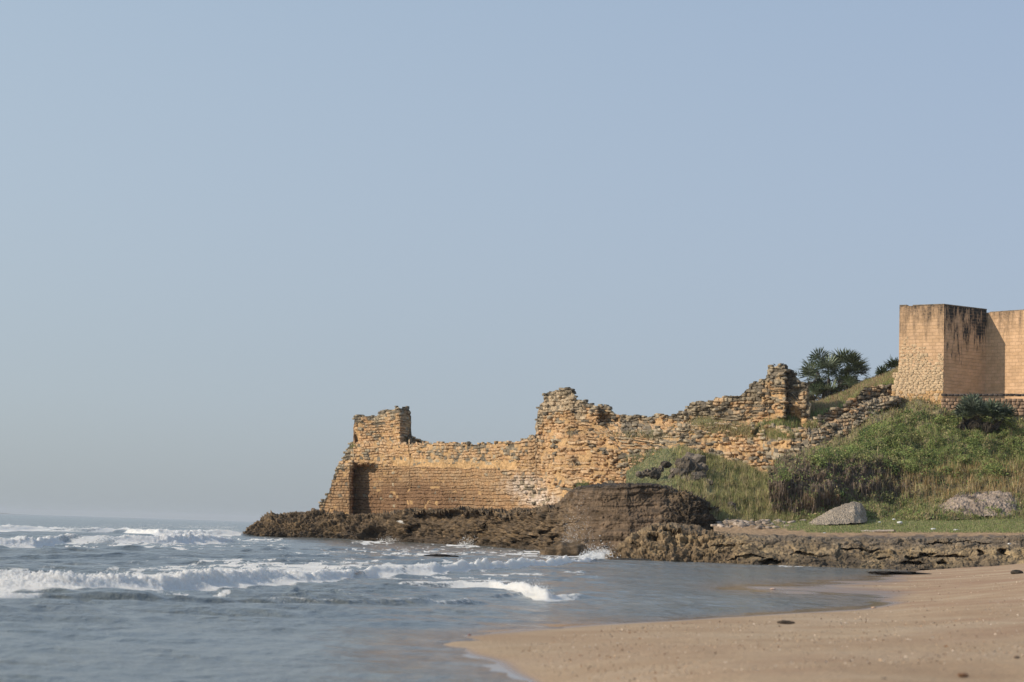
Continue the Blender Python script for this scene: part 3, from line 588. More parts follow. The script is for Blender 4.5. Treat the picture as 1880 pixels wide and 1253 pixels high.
def relief(px, py, G):
    """height of the masonry over its bedding, with each block's own colour"""
    sA = np.interp(px, pxr, sr); z = G[..., 2]; q = np.stack([sA, z, sA*0], -1)
    dm = inpoly(px+4*pn(q*.8), py+3*pn(q*.8+9), DR).astype(float)
    ty = np.interp(px, np.maximum.accumulate(TOPX+np.arange(len(TOPX))*1e-3), TOPY); below = np.clip(py-ty, 0, 400)
    ero = sstep(px, 930, 1100)*(.55+.45*sstep(below, 35, 60)); ero = np.maximum(ero, .55*(1-dm)*(px < 1100)); ero = ero*(1-dm)+(.12+.35*np.clip(fbm(q, .5, 3), 0, 1))*dm
    ero = np.where(px > 1490, .45, ero)
    lf = fbm(q, .22, 3)
    zw = z+(.13+.12*ero)*fbm(q, .3, 3)*1.0+.05*pn(q*1.7+3); sw = sA+.15*pn(q*1.1+7)
    ci = np.clip(np.searchsorted(CB, zw.ravel()).reshape(zw.shape)-1, 0, 89); zb = CB[ci]; zt = CB[ci+1]
    wv = (.42+.34*h01(ci, 3.))*(1+.25*ero); t = sw/wv+h01(ci, 9.)*7; t = t+.28*pn(np.stack([t*.9, ci*3.7, ci*0.], -1)); bi = np.floor(t); u = t-bi
    a, b, c = h01(bi, ci, 1.), h01(bi, ci, 2.), h01(bi, ci, 5.)
    wob = .035*pn(q*4.5)+.02*pn(q*9)
    e = np.minimum(np.minimum(u, 1-u)*wv*.8, np.minimum(zw-zb, zt-zw))+wob*(1-.6*dm)
    jw = .04+.09*ero*c; pf = sstep(e, .0, jw)
    gone = (b < (.03+.42*ero*(1+1.2*lf))) & ((dm < .5) | (b < .035)) & (px < 1490)
    band = (px > 720) & (px < 950) & (np.abs(py-(847+.03*(px-700)+4*pn(q*.6))) < 8); gone |= band
    bad = a*(.06+.28*ero)+.05+(u-.5)*(c-.5)*.14*ero+((zw-zb)/(zt-zb)-.5)*(b-.5)*.14
    hgt = np.where(gone, .02+.05*pn(q*2.2), pf*bad+(1-pf)*(-.06-.04*ero))
    hgt = hgt+.22*ero*fbm(q, .55, 3, .55)+(.03+.05*ero)*fbm(q, 2.6, 4, .6)
    # colour
    C3 = lambda v: np.array(v)[None, None]
    col = C3(OCH)+(C3(TAN)-C3(OCH))*a[..., None]
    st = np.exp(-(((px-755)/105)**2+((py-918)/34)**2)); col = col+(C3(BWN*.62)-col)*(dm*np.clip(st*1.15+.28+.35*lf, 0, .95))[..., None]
    col = np.where(gone[..., None], C3([.52, .335, .165]), col)
    wq = np.exp(-(((px-962)/40)**2+((py-893)/22)**2))+np.exp(-(((px-1000)/38)**2+((py-920)/13)**2)); wq = np.clip(wq*1.3+.5*fbm(q, .9, 3)-.25, 0, 1)*(wq > .15)
    col = col+(C3(WHT)-col)*(wq*(.55+.45*c))[..., None]
    tl = ((px > 985) & (px < 1075) & (below < 38)); col = np.where(tl[..., None], col+(C3([.50, .41, .29])-col)*.75, col)
    L = .85*np.exp(-below/10.)+.12; L = np.where(px > 1140, .95*np.exp(-below/24.)+.30*np.exp(-below/110.)+.12, L); L = np.where(px > 1490, .55, L)
    L = np.where((px > 740) & (px < 990) & (below < 34), .25, L); L = np.where((px > 1400) & (px < 1490) & (py > 785) & (py < 845), .62, L)
    L = np.clip(L*(1+1.3*fbm(q, .45, 3))*(1-.9*dm), 0, 1)
    li = (h01(bi, ci, 8.) < L); lc = np.where((a < .55)[..., None], C3(LIC), C3(LIG))*(.75+.5*c)[..., None]
    soft = np.clip(L*1.1+.7*fbm(q, 1.6, 3)-.25, 0, .75)[..., None]*(1-dm)[..., None]
    col = np.where(li[..., None], lc, col+(C3(LIG)-col)*soft)
    jn = (1-pf)*(~gone); col = col*(1-.22*jn)[..., None]*(.86+.28*b)[..., None]*(1+.22*lf)[..., None]
    return hgt, np.clip(col, .02, .8), dm
px1 = np.arange(586, 1654, .55); nu = len(px1); NVW = 330; NC = 7
pr = np.clip(np.searchsorted(pxr, px1), 0, len(sr)-1); sP = np.interp(px1, pxr, sr)
tj = (h01(np.floor(sP/.55), 4.)-.5)*3.0+(h01(np.floor(sP/1.6), 6.)-.5)*2.0
tyj = np.interp(px1, np.maximum.accumulate(TOPX+np.arange(len(TOPX))*1e-3), TOPY)+tj
byj = np.interp(px1, botx, boty); v = np.linspace(0, 1, NVW)
PYW = byj[:, None]*(1-v)+tyj[:, None]*v; PXW = np.repeat(px1[:, None], NVW, 1)
DW = wall_d(PXW, PYW); GW = P(PXW, PYW, DW); NW = gnorm(blur(GW, 5)); NW = NW*np.where(NW[..., 1:2] > 0, -1, 1); NW[..., 2] *= .3; NW /= np.linalg.norm(NW, axis=-1, keepdims=True)
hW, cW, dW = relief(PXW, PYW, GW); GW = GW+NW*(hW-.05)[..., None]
cap = []; last = GW[:, -1]
for k_ in range(1, NC+1):
    g_ = last.copy(); b_ = k_*.22; g_[:, 1] += b_; g_[:, 0] += b_*(px1-CX)/FPX; g_[:, 2] += .10*fbm(np.stack([sP, sP*0+b_*2, sP*0], -1), 1.4, 3)-.02*k_; cap.append(g_)
GA_ = np.concatenate([GW, np.stack(cap, 1)], 1); CA_ = np.concatenate([cW, np.repeat(cW[:, -1:], NC, 1)*.8], 1)
PYA = np.concatenate([PYW, np.repeat(PYW[:, -1:], NC, 1)], 1); PXA = np.repeat(px1[:, None], NVW+NC, 1)
FQ = gridF(nu, NVW+NC); fx = PXA.ravel()[FQ[:, 0]]; fy = PYA.ravel()[FQ[:, 0]]
cl = np.zeros(len(FQ), int)
cl[(fy < 812) & (fx < 760)] = 1; cl[(fy < 790) & (fx > 970) & (fx < 1146)] = 2; cl[(fy < 770) & (fx > 1360) & (fx < 1485)] = 3; cl[(fx < 648) & (fy > 850)] = 4
cl[(fx > 1500) | ((fx > 1405) & (fy > 785) & (fy < 850)) | (fx > 1485)] = 5
def part(k_, name, parent):
    f = FQ[cl == k_]; ids, inv = np.unique(f.ravel(), return_inverse=True)
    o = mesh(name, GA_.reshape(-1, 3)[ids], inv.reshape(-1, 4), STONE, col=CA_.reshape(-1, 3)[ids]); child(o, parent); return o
stepw = empty('stepped_wall', P(1540, 780, 173)); tag(stepw, 'broken stepped stone wall climbing the grassy slope towards the tall fort', 'stone wall')
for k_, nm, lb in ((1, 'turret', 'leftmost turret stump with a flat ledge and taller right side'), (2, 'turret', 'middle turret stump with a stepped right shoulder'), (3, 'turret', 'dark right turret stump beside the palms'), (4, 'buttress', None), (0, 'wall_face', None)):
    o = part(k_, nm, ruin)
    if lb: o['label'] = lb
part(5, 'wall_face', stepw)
# blocks standing loose on the broken edges and in the rubble
r = np.random.default_rng(22); S1 = Stones(); S5 = Stones()
for i in range(nu):
    if r.random() < .07:
        p_ = GA_[i, NVW-1+int(r.integers(0, 4))]; hb = r.uniform(.16, .30); (S5 if px1[i] > 1486 else S1).add(p_+np.array([0, .1, hb*.35]), (r.uniform(.3, .6), r.uniform(.3, .5), hb), -.95+r.normal()*.25, r.normal()*.08, cW[i, -1]*r.uniform(.7, 1.2), False, r)
for q_ in range(900):
    i = int(r.integers(nu)); j = int(r.integers(20, NVW)); x, y = PXW[i, j], PYW[i, j]
    if x < 940+60*r.random() or dW[i, j] > .5 or (x > 1486 and r.random() < .6): continue
    sz_ = r.uniform(.18, .5); (S5 if x > 1486 else S1).add(GW[i, j]+NW[i, j]*.05, (sz_*1.3, sz_, sz_*.6), -.95+r.normal()*.4, r.normal()*.2, cW[i, j]*r.uniform(.8, 1.15), r.random() < .5, r)
S1.build('loose_blocks', ruin); S5.build('loose_blocks', stepw)
# sandy rubble core behind the stones, closed at the back
def core(cols_px, topf, botf, name, parent, back=3.5, nv=70, inset=.5):
    px = np.asarray(cols_px, float); nu = len(px); tp = topf(px)+7; bt = botf(px)
    v = np.linspace(0, 1, nv); PYg = bt[:, None]*(1-v)+tp[:, None]*v; PXg = np.repeat(px[:, None], nv, 1)
    Dg = wall_d(PXg, PYg)+inset; G = P(PXg, PYg, Dg)
    n = fbm(G, .7, 4, .55); G[..., 1] -= .22*n; 
    Bk = P(PXg, PYg, Dg); Bk[..., 1] += back; Bk[..., 0] += back*(PXg-CX)/FPX; 
    G2 = np.concatenate([G, Bk[:, ::-1]], 1)
    c = OCH*1.0+(TAN-OCH)*.2; c = c*(1+.15*fbm(G2, .5, 3))[..., None]
    ppx = np.concatenate([PXg, PXg[:, ::-1]], 1); ppy = np.concatenate([PYg, PYg[:, ::-1]], 1)
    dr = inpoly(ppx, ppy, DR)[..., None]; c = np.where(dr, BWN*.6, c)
    gy = (sstep(fbm(G2, .35, 4), .05, .5)*sstep(ppx, 1120, 1300)*.7)[..., None]; c = c+(np.array([.24, .20, .12])-c)*gy
    wq = np.clip(np.exp(-(((ppx-970)/38)**2+((ppy-898)/18)**2)), 0, 1)[..., None]; c = c+(WHT-c)*wq*.8
    o = mesh(name, G2, gridF(nu, nv*2), CORE, col=c); child(o, parent)
ledgef = lambda x: np.maximum(topy(x), np.interp(x, [583, 650, 760, 985, 1145, 1150], [800, 808, 813, 798, 766, 700]))
core(np.linspace(588, 1480, 900), ledgef, lambda x: np.interp(x, botx, boty), 'rubble_core', ruin)
for (a, b) in ((653, 748), (989, 1140)):
    core(np.linspace(a, b, 90), topy, lambda x: x*0+(822 if x[0] < 800 else 805), 'turret_core', ruin, back=1.2, nv=40)
core(np.linspace(1410, 1652, 240), lambda x: np.interp(x, [1410, 1430, 1460, 1505, 1535, 1560, 1576, 1587, 1655], [793, 792, 790, 769, 755, 748, 731, 714, 710]), lambda x: np.interp(x, botx, boty), 'rubble_core', stepw, back=1.0, nv=50)
# ---------------------------------------------------------------- fort bastion
k = N('fort_stone'); uvn = k.n('UVMap'); br = k.n('TexBrick'); k.l(uvn.outputs[0], br.inputs['Vector'])
br.inputs['Scale'].default_value = 1; br.inputs['Brick Width'].default_value = .62; br.inputs['Row Height'].default_value = .31; br.inputs['Mortar Size'].default_value = .022; br.inputs['Mortar Smooth'].default_value = .3
br.inputs['Color1'].default_value = (.68, .45, .275, 1); br.inputs['Color2'].default_value = (.60, .39, .225, 1); br.inputs['Mortar'].default_value = (.60, .40, .24, 1); br.offset = .5
p = k.pos(); c = k.mix(1, br.outputs['Color'], k.ramp(k.noise(p, 1.3, 6, .65), [(.3, .80), (.7, 1.15)]), 'MULTIPLY')
sx = k.n('SeparateXYZ'); k.l(uvn.outputs[0], sx.inputs[0]); vz = sx.outputs[1]      # v = height below the top, metres (negative down)
sv = k.n('VectorMath', operation='MULTIPLY'); k.l(uvn.outputs[0], sv.inputs[0]); sv.inputs[1].default_value = (1, .16, 1)
run = k.noise(sv.outputs[0], 1.9, 5, .7); spot = k.noise(uvn.outputs[0], 1.1, 3, .6); gm = k.attr('grime').outputs['Fac']
reach = k.math('MULTIPLY', k.math('SUBTRACT', run, .40), k.math('MULTIPLY', gm, 14.))
dep = k.math('ADD', reach, vz); dep = k.math('MULTIPLY', dep, .8)
st = k.n('MapRange'); k.l(dep, st.inputs[0]); st.inputs[1].default_value = -.9; st.inputs[2].default_value = 1.5
notm = k.math('SUBTRACT', 1.0, k.math('MULTIPLY', br.outputs['Fac'], .5))
f = k.math('MULTIPLY', k.math('MULTIPLY', st.outputs[0], gm), notm)
f = k.math('MULTIPLY', f, k.ramp(k.noise(uvn.outputs[0], 5, 4, .7), [(.3, .45), (.55, 1.)]))
c = k.mix(f, c, (.045, .042, .038))
hb = k.math('SUBTRACT', 1.0, br.outputs['Fac']); FORT = k.fin(c, .93, k.bump(k.noise(p, 6, 5, .7), .03, .8, k.bump(br.outputs['Fac'], -.03)))
k = N('old_rubble_stone'); c = k.attr('col').outputs['Color']; p = k.pos()
c = k.mix(1, c, k.ramp(k.noise(p, 2.2, 6, .7), [(.3, .78), (.7, 1.15)]), 'MULTIPLY'); OLD = k.fin(c, .95, k.bump(k.noise(k.pos((1, 1, 1.6)), 4.2, 6, .75), .12))
ZT = 1.8+(996.9-558.5)/FPX*178
pl = [(1651.5, 180.3), (1733.5, 178.0), (1811.5, 180.9), (2150, 167.9)]
def xy(px, d, z): 
    q = P(px, py_of(px, z, d), d); return np.array([q[0], q[1]])
PL = [xy(a, b, ZT) for a, b in pl]
fort = empty('fort_bastion', (*PL[1], 14)); tag(fort, 'tall square sandstone bastion and curtain wall with black mould streaks along its top', 'fort')
def wallquad(name, a, b, z0, z1, mat, gr, u0=0, nu=60, nv=60, parent=fort, bulge=0, thick=1.2, jag=0.):
    """straight wall from a to b, returned with real thickness"""
    a, b = np.array(a), np.array(b); L = np.linalg.norm(b-a); t = np.linspace(0, 1, nu); v = np.linspace(0, 1, nv)
    nrm = np.array([(b-a)[1], -(b-a)[0]])/L
    if nrm[1] > 0: nrm = -nrm
    T, VV = np.meshgrid(t, v, indexing='ij'); Zz = z0+(z1-z0)*VV
    xyp = a+(b-a)*T[..., None]; G = np.concatenate([xyp, Zz[..., None]], -1)
    if jag: G[..., 2] -= jag*np.abs(fbm(np.stack([T*L, T*0, T*0], -1), 1.6, 3))*(VV > .999)
    if bulge: G[..., :2] += nrm*(bulge*fbm(G, 1.5, 4)*1.0)[..., None]
    B = G[:, ::-1].copy(); B[..., :2] = (xyp[:, ::-1]-nrm*thick)
    G2 = np.concatenate([G, B], 1); uv = np.stack([np.concatenate([T, T[:, ::-1]], 1)*L+u0, G2[..., 2]-ZT], -1).reshape(-1, 2)
    o = mesh(name, G2, gridF(nu, nv*2), mat, smooth=False, uv=uv, attrs={'grime': np.full(G2.shape[:2], gr)}); child(o, parent); return o
wallquad('tower_wall', PL[0], PL[1], 12.5, ZT, FORT, .95, 3, jag=.12)
wallquad('tower_wall', PL[1], PL[2], 12.5, ZT, FORT, 1.55, 17.3, jag=.10)
wallquad('curtain_wall', PL[2]+np.array([-.5, .43]), PL[3], 12.5, ZT-.28, FORT, .9, 31, nu=120, jag=.12)
bk = PL[0]+np.array([4.4, 7.5]); wallquad('tower_wall', bk, PL[0]+np.array([.05,.05]), 12.5, ZT-.05, FORT, .6, 50, thick=-1.2)
# roof slab and coping give the top its body
k = N('coping_stone'); p = k.pos(); COPE = k.fin(k.ramp(k.noise(p, 3, 5, .7), [(.35, (.06, .055, .05)), (.65, (.34, .26, .18))]), .95, k.bump(k.noise(p, 8, 4), .03))
def prism(poly, z0, z1):
    n = len(poly); V = [(x, y, z0) for x, y in poly]+[(x, y, z1) for x, y in poly]
    return np.array(V), [np.array([list(range(n, 2*n))]), np.array([[i, (i+1) % n, n+(i+1) % n, n+i] for i in range(n)])]
def coping(a, b, z, off=.06, w=.5, h=.16):
    a, b = np.array(a), np.array(b); L = np.linalg.norm(b-a); t = (b-a)/L; nrm = np.array([t[1], -t[0]]); nrm = nrm if nrm[1] < 0 else -nrm
    V, Fs = prism([a+nrm*off, b+nrm*off, b-nrm*w, a-nrm*w], z, z+h); return V, Fs
for (a, b, z) in ((PL[0]+(PL[1]-PL[0])*.0, PL[0]+(PL[1]-PL[0])*.16, ZT+.02), (PL[0]+(PL[1]-PL[0])*.3, PL[1], ZT-.02), (PL[1]+np.array([.06, .03]), PL[2], ZT-.03), (PL[2]+np.array([.3, 0]), PL[3], ZT-.28)):
    V, Fs = coping(a, b, z, .03, .5, .09); child(mesh('coping', V, Fs, COPE, smooth=False), fort)
# eroded old masonry at the foot of the tower's left face: real stones
S = Stones(); r = np.random.default_rng(31); a, b = PL[0], PL[1]; L = np.linalg.norm(b-a); tdir = (b-a)/L; nr = np.array([tdir[1], -tdir[0]]); nr = nr if nr[1] < 0 else -nr; ang = math.atan2(tdir[1], tdir[0])
z = 13.0
while z < 20.2:
    s = -.65+.5*(z-13)/7+r.uniform(-.2, .1); hh = r.uniform(.17, .27)
    while s < L-.02:
        wv = r.uniform(.25, .55); lim = 18.9+.9*math.sin(s*1.3+.4)+.4*math.sin(s*3.7)+r.normal()*.25
        if s+wv > L: wv = L-s
        if z < lim or s < 0:
            if s > -.1 or z < 17.4-1.0*abs(s):
                kk = -.028+.05*(20-z)/7; q = a+tdir*(s+wv/2)+nr*(kk+r.normal()*.009-.22)
                c = np.array([.66, .49, .31]) if z > 15.2 or r.random() < .4 else np.array([.60, .385, .19]); S.add(np.array([q[0], q[1], z+hh/2]), (wv*1.12, .5, hh*1.2), ang, r.normal()*.02, c*r.uniform(.90, 1.05), False, r)
        s += wv
    z += hh
S.build('eroded_masonry', fort, OLD)
# low retaining wall right of the tower
lw = empty('low_stone_wall', P(1800, 745, 176)); tag(lw, 'low pale stone retaining wall with dark coping under the fort\'s shaded wall', 'stone wall')
S = Stones(); S2 = Stones(); 
for row in range(6):
    x = 1728.0
    while x < 2140:
        wv = r.uniform(.34, .62); d = np.interp(x, [1728, 2150], [176.8, 172.3]); stp = wv/d*FPX; zt = 1.8+((943+.0311*x)-726)/FPX*d
        ctr = P(x+stp/2, 726., d); ctr[2] = zt-.17-row*.3; c = np.array([.40, .27, .18])*r.uniform(.75, 1.2)
        if row == 0: ctr[2] = zt; S2.add(ctr+np.array([0, -.04, 0]), (wv*.98, .5, .2), -.16, r.normal()*.01, np.array([.12, .10, .09])*r.uniform(.7, 1.4), False, r)
        else: S.add(ctr, (wv*.95, .4, .29), -.16, 0, c, False, r)
        x += stp
S.build('wall_face', lw); S2.build('coping', lw)
V, Fs = prism([xy(1728, 177., 13), xy(2150, 172.5, 13), xy(2150, 173.5, 13), xy(1728, 178., 13)], 12.0, 14.55); child(mesh('mortar_backing', V, Fs, OLD, smooth=False, col=np.tile([.55, .46, .34], (8, 1))), lw)
# ---------------------------------------------------------------- vegetation
def onpath(Gt, n, dens, r, top=None):
    """random points on a terrain sheet, kept by a density function of the photo position"""
    px, py, G = Gt; nu, nv = px.shape
    e1 = G[1:, :-1]-G[:-1, :-1]; e2 = G[:-1, 1:]-G[:-1, :-1]; A_ = np.linalg.norm(np.cross(e1, e2), axis=-1)
    qx, qy = proj(G[:-1, :-1]); w = A_*dens(qx, qy)*(qx < 2120); w = np.clip(w, 0, None).ravel(); id_ = r.choice(len(w), n, p=w/w.sum()); i, j = np.unravel_index(id_, A_.shape)
    a, b = r.random((2, n)); p = G[i, j]+e1[i, j]*a[:, None]+e2[i, j]*b[:, None]; x, y = proj(p); return p, x, y
def blades(p, h, wd, lean, col, r, droop=0.):
    n = len(p); th = r.uniform(0, 2*math.pi, n); dv = np.stack([np.cos(th), np.sin(th), th*0], -1)
    side = np.stack([-np.sin(th), np.cos(th), th*0], -1)*wd[:, None]
    ln = np.abs(r.normal(0, 1, n))*lean; tip = p+dv*(h*ln)[:, None]; tip[:, 2] += h*np.sqrt(np.clip(1-ln**2, .05, 1))*(1-2*droop)
    mid = p+dv*(h*ln*.35)[:, None]; mid[:, 2] += h*.55*(1-2*droop)
    V = np.stack([p-side, p+side, mid+side*.7, mid-side*.7, tip], 1).reshape(-1, 3); i = np.arange(n)[:, None]*5
    return V, [i+[0, 1, 2, 3], i+[3, 2, 4]], np.repeat(col, 5, 0)
def leaves(p, s, col, r):
    n = len(p); a = r.normal(size=(n, 3)); a /= np.linalg.norm(a, axis=1)[:, None]; b = np.cross(a, r.normal(size=(n, 3))); b /= np.linalg.norm(b, axis=1)[:, None]
    a = a*s[:, None]; b = b*s[:, None]*.45
    V = np.stack([p-a, p+b, p+a, p-b], 1).reshape(-1, 3); i = np.arange(n)[:, None]*4; return V, [i+[0, 1, 2, 3]], np.repeat(col, 4, 0)
def palette(cols, n, r, p=None, var=.25):
    c = np.array(cols)[r.choice(len(cols), n, p=p)]; return c*(1+var*r.normal(size=(n, 1))).clip(.4, 1.8)
GRN = (.24, .29, .10); OLV = (.40, .385, .175); STR = (.54, .43, .25); GLD = (.58, .41, .21); DBR = (.27, .21, .17); LGR = (.31, .39, .14); DGN = (.10, .155, .06); SAGE = (.29, .32, .19)
def join(parts):
    V = []; Fq = {4: [], 3: []}; cc = []; o = 0
    for v, fs, c in parts:
        V.append(v); cc.append(c)
        for f in fs: Fq[f.shape[1]].append(f+o)
        o += len(v)
    return np.concatenate(V), [np.concatenate(f) for f in Fq.values() if f], np.concatenate(cc)
r = np.random.default_rng(41)
noise2 = lambda x, y, s, k=0: fbm(np.stack([np.asarray(x)/s, np.asarray(y)/s, np.asarray(x)*0+k], -1), 1, 3)
# -- hillside scrub and grass
parts = []
brown = lambda x, y: np.clip(E(x, y, 1530, 893, 150, 42, -6, .45)+E(x, y, 1455, 890, 40, 60, 0, .3), 0, 1)
gold = lambda x, y: np.clip(E(x, y, 1800, 890, 170, 38, 0, .4), 0, 1)
htop = lambda x: np.interp(x, [1418, 1480, 1520, 1560, 1600, 1645, 1700, 1800, 1880], [868, 834, 823, 803, 777, 749, 743, 750, 756])
green = lambda x, y: sstep(y-htop(x), 5, 26)*(1-sstep(y, 870+20*noise2(x, y, 40), 900))*(1-.8*brown(x, y))*sstep(y, 735, 760)
p, x, y = onpath(GH, 60000, lambda x, y: (.35+.6*green(x, y))*(1-.6*brown(x, y))*(.25+sstep(noise2(x, y, 18, 31), -.35, .15)), r)
gm = green(x, y)*(1-.55*(1-sstep(y, 750, 790+15*noise2(x, y, 60, 6))))+.6*noise2(x, y, 25, 2)
c = np.where((r.random(len(p)) < np.clip(gm, .08, .9))[:, None], palette([GRN, OLV, LGR, DGN], len(p), r, [.4, .3, .15, .15]), palette([STR, OLV, DBR, (.22, .17, .09)], len(p), r, [.3, .3, .1, .3]))
bm = brown(x, y)[:, None]; c = np.where(r.random((len(p), 1)) < bm, palette([DBR, (.16, .12, .085), (.08, .07, .05), OLV], len(p), r, [.4, .25, .2, .15]), c)
gg = gold(x, y)[:, None]; c = np.where(r.random((len(p), 1)) < gg*.55, palette([GLD, STR, (.28, .2, .08)], len(p), r), c)
parts.append(blades(p, r.uniform(.15, .6, len(p))*(1+.6*gg[:, 0]), r.uniform(.015, .035, len(p)), .7, c, r))
p, x, y = onpath(GH, 2600, lambda x, y: gold(x, y)*sstep(noise2(x, y, 25, 9), -.4, .3), r); parts.append(blades(p, r.uniform(.4, 1.0, len(p)), r.uniform(.012, .022, len(p)), .22, palette([GLD, STR, (.30, .20, .09)], len(p), r), r))
p, x, y = onpath(GH, 5500, brown, r); parts.append(blades(p+np.array([0, -.15, .1]), r.uniform(.4, 1.3, len(p)), r.uniform(.015, .04, len(p)), .35, palette([DBR, (.17, .13, .09), (.24, .18, .12)], len(p), r), r, droop=1.))
p, x, y = onpath(GH, 9000, lambda x, y: sstep(y, 895, 925)*(1-gold(x, y)*.5), r); parts.append(blades(p, r.uniform(.2, .6, len(p)), r.uniform(.012, .025, len(p)), .5, palette([GRN, OLV, LGR, STR], len(p), r), r))
p, x, y = onpath(GH, 60000, lambda x, y: (.15+green(x, y)+.35*sstep(y, 900, 925))*sstep(noise2(x, y, 16, 12), -.6, .4), r)
p = p+r.normal(size=p.shape)*np.array([.08, .08, .10])+np.array([0, 0, .22]); cc_ = np.where((r.random(len(p)) < .5+.5*noise2(x, y, 22, 7))[:, None], palette([GRN, LGR, DGN], len(p), r), palette([OLV, STR, (.30, .24, .14)], len(p), r, [.6, .2, .2])); parts.append(leaves(p, r.uniform(.05, .13, len(p)), cc_, r))
V, Fs, cc = join(parts); tag(mesh('hillside_grass', V, Fs, LEAF, col=cc, smooth=False), kind='stuff')
# shrubs: leaf clumps with gaps
cp, cx, cy = onpath(GH, 480, lambda x, y: (green(x, y)*(.25+sstep(noise2(x, y, 60, 5), -.3, .4))*sstep(y, 748, 775)+.15*sstep(y, 900, 930)*(1-gold(x, y))), r)
parts = []
for q, qx in zip(cp, cx):
    R0 = r.uniform(.25, .85); n = int(230*R0**1.6)+50; d = r.normal(size=(n, 3)); d /= np.linalg.norm(d, axis=1)[:, None]; d *= (r.uniform(.3, 1, n)**.5*R0)[:, None]; d[:, 2] *= .7
    lp = q+d*(1+.35*fbm(q+d, 2.2, 2))[:, None]+np.array([0, 0, R0*.35]); base = [GRN, OLV, LGR, DGN][r.choice(4, p=[.4, .25, .15, .2])]
    parts.append(leaves(lp, r.uniform(.05, .12, n), palette([base, GRN], n, r, [.7, .3], .3), r))
cp, cx, cy = onpath(GH, 48, lambda x, y: green(x, y)*sstep(y, 755, 785)+.25*sstep(y, 900, 925)*(1-sstep(y, 935, 945)), r)
for q, qx in zip(cp, cx):
    R0 = r.uniform(.4, .95); n = int(560*R0**1.7); d = r.normal(size=(n, 3)); d /= np.linalg.norm(d, axis=1)[:, None]; d *= (r.uniform(.55, 1, n)*R0)[:, None]; d[:, 2] *= .75
    lp = q+d*(1+.55*fbm(q+d, 1.8, 3))[:, None]+np.array([0, -.1, R0*.45]); dark = r.random() < .6
    parts.append(leaves(lp, r.uniform(.05, .13, n), palette([DGN, GRN] if dark else [LGR, GRN, (.40, .42, .16)], n, r, None, .35), r))
V, Fs, cc = join(parts); tag(mesh('hillside_scrub', V, Fs, LEAF, col=cc, smooth=False), kind='stuff')
# -- lawn
p, x, y = onpath(GF, 42000, lambda x, y: sstep(x, 1390, 1440)*(sstep(noise2(x, y, 12, 3)+.02*(x-1430)-.16*(y-970), -.5, .4))*(y < 979)*(y > 935), r)
c = palette([(.22, .27, .10), (.30, .32, .14), (.42, .36, .2), GRN], len(p), r)
parts = [blades(p, r.uniform(.05, .17, len(p))*(1+1.5*(1-sstep(y, 945, 960))), r.uniform(.012, .03, len(p)), .6, c, r)]
V, Fs, cc = join(parts); tag(mesh('lawn_grass', V, Fs, LEAF, col=cc, smooth=False), kind='stuff')
# -- gully reeds
parts = []
p, x, y = onpath(GV, 30000, lambda x, y: (sstep(x, 1225, 1270))*sstep(noise2(x, y, 30, 8), -.8, .1)*(1-E(x, y, 1270, 866, 28, 25)), r)
nz = noise2(x, y, 16, 14); c = palette([OLV, (.30, .28, .12), (.38, .31, .16), GRN, (.14, .15, .07)], len(p), r, [.3, .3, .15, .15, .1])*(1+.5*nz)[:, None].clip(.5, 1.5); parts.append(blades(p, r.uniform(.15, .7, len(p)), r.uniform(.015, .03, len(p)), .65, c, r))
p, x, y = onpath(GV, 16000, lambda x, y: (1-sstep(x, 1240, 1300))*(1-E(x, y, 1270, 866, 25, 22)), r)
parts.append(blades(p, r.uniform(.08, .26, len(p)), r.uniform(.015, .035, len(p)), .7, palette([SAGE, (.29, .33, .16), OLV, (.38, .33, .2)], len(p), r, [.35, .3, .2, .15]), r))
p, x, y = onpath(GV, 9000, lambda x, y: sstep(x, 1225, 1270)*sstep(noise2(x, y, 14, 18), 0, .3), r); parts.append(blades(p, r.uniform(.3, .8, len(p)), r.uniform(.015, .03, len(p)), .5, palette([STR, (.40, .33, .18), OLV], len(p), r), r))
V, Fs, cc = join(parts); tag(mesh('gully_grass', V, Fs, LEAF, col=cc, smooth=False), kind='stuff')
# -- upper slope
p, x, y = onpath(GU, 34000, lambda x, y: np.ones_like(x)*sstep(x, 1385, 1400), r)
g = (sstep(y-np.interp(x, [1400, 1520, 1600, 1660], [765, 745, 705, 680]), 4, 22)+.35*noise2(x, y, 18, 4))
c = np.where((r.random(len(p)) < np.clip(g+.25, .2, .9))[:, None], palette([GRN, LGR, OLV], len(p), r), palette([STR, (.42, .29, .19), (.33, .26, .15)], len(p), r))
V, Fs, cc = join([blades(p, r.uniform(.15, .55, len(p)), r.uniform(.012, .028, len(p)), .4, c, r)]); tag(mesh('slope_grass', V, Fs, LEAF, col=cc, smooth=False), kind='stuff')
# -- tufts growing out of the ruin
parts = []
for (x, y, rx, ry, n, cols) in [(1295, 776, 26, 7, 1400, [SAGE, OLV, STR]), (1340, 790, 60, 14, 2200, [STR, OLV, (.24, .19, .11)]), (1175, 800, 60, 8, 1200, [STR, (.24, .2, .12), SAGE]), (1215, 835, 26, 8, 900, [SAGE, OLV]), (1068, 892, 12, 5, 500, [GRN, SAGE]), (1165, 845, 14, 8, 500, [SAGE, STR]),
      (1045, 800, 6, 9, 260, [STR, (.25, .22, .16)]), (645, 820, 8, 4, 120, [OLV]), (1200, 852, 40, 14, 1500, [SAGE, (.19, .22, .09)]), (1430, 800, 30, 8, 900, [GRN, OLV, STR]), (1395, 795, 40, 10, 1300, [STR, OLV]), (1480, 780, 30, 8, 700, [GRN, OLV, STR])]:
    qx = x+r.normal(0, rx*.5, n); qy = y+r.normal(0, ry*.5, n); ok = inpoly(qx, qy, RUIN); qx, qy = qx[ok], qy[ok]; n = len(qx)
    p = P(qx, qy, wall_d(qx, qy)-.1); parts.append(blades(p, r.uniform(.12, .45, n), r.uniform(.012, .03, n), .6, palette(cols, n, r), r))
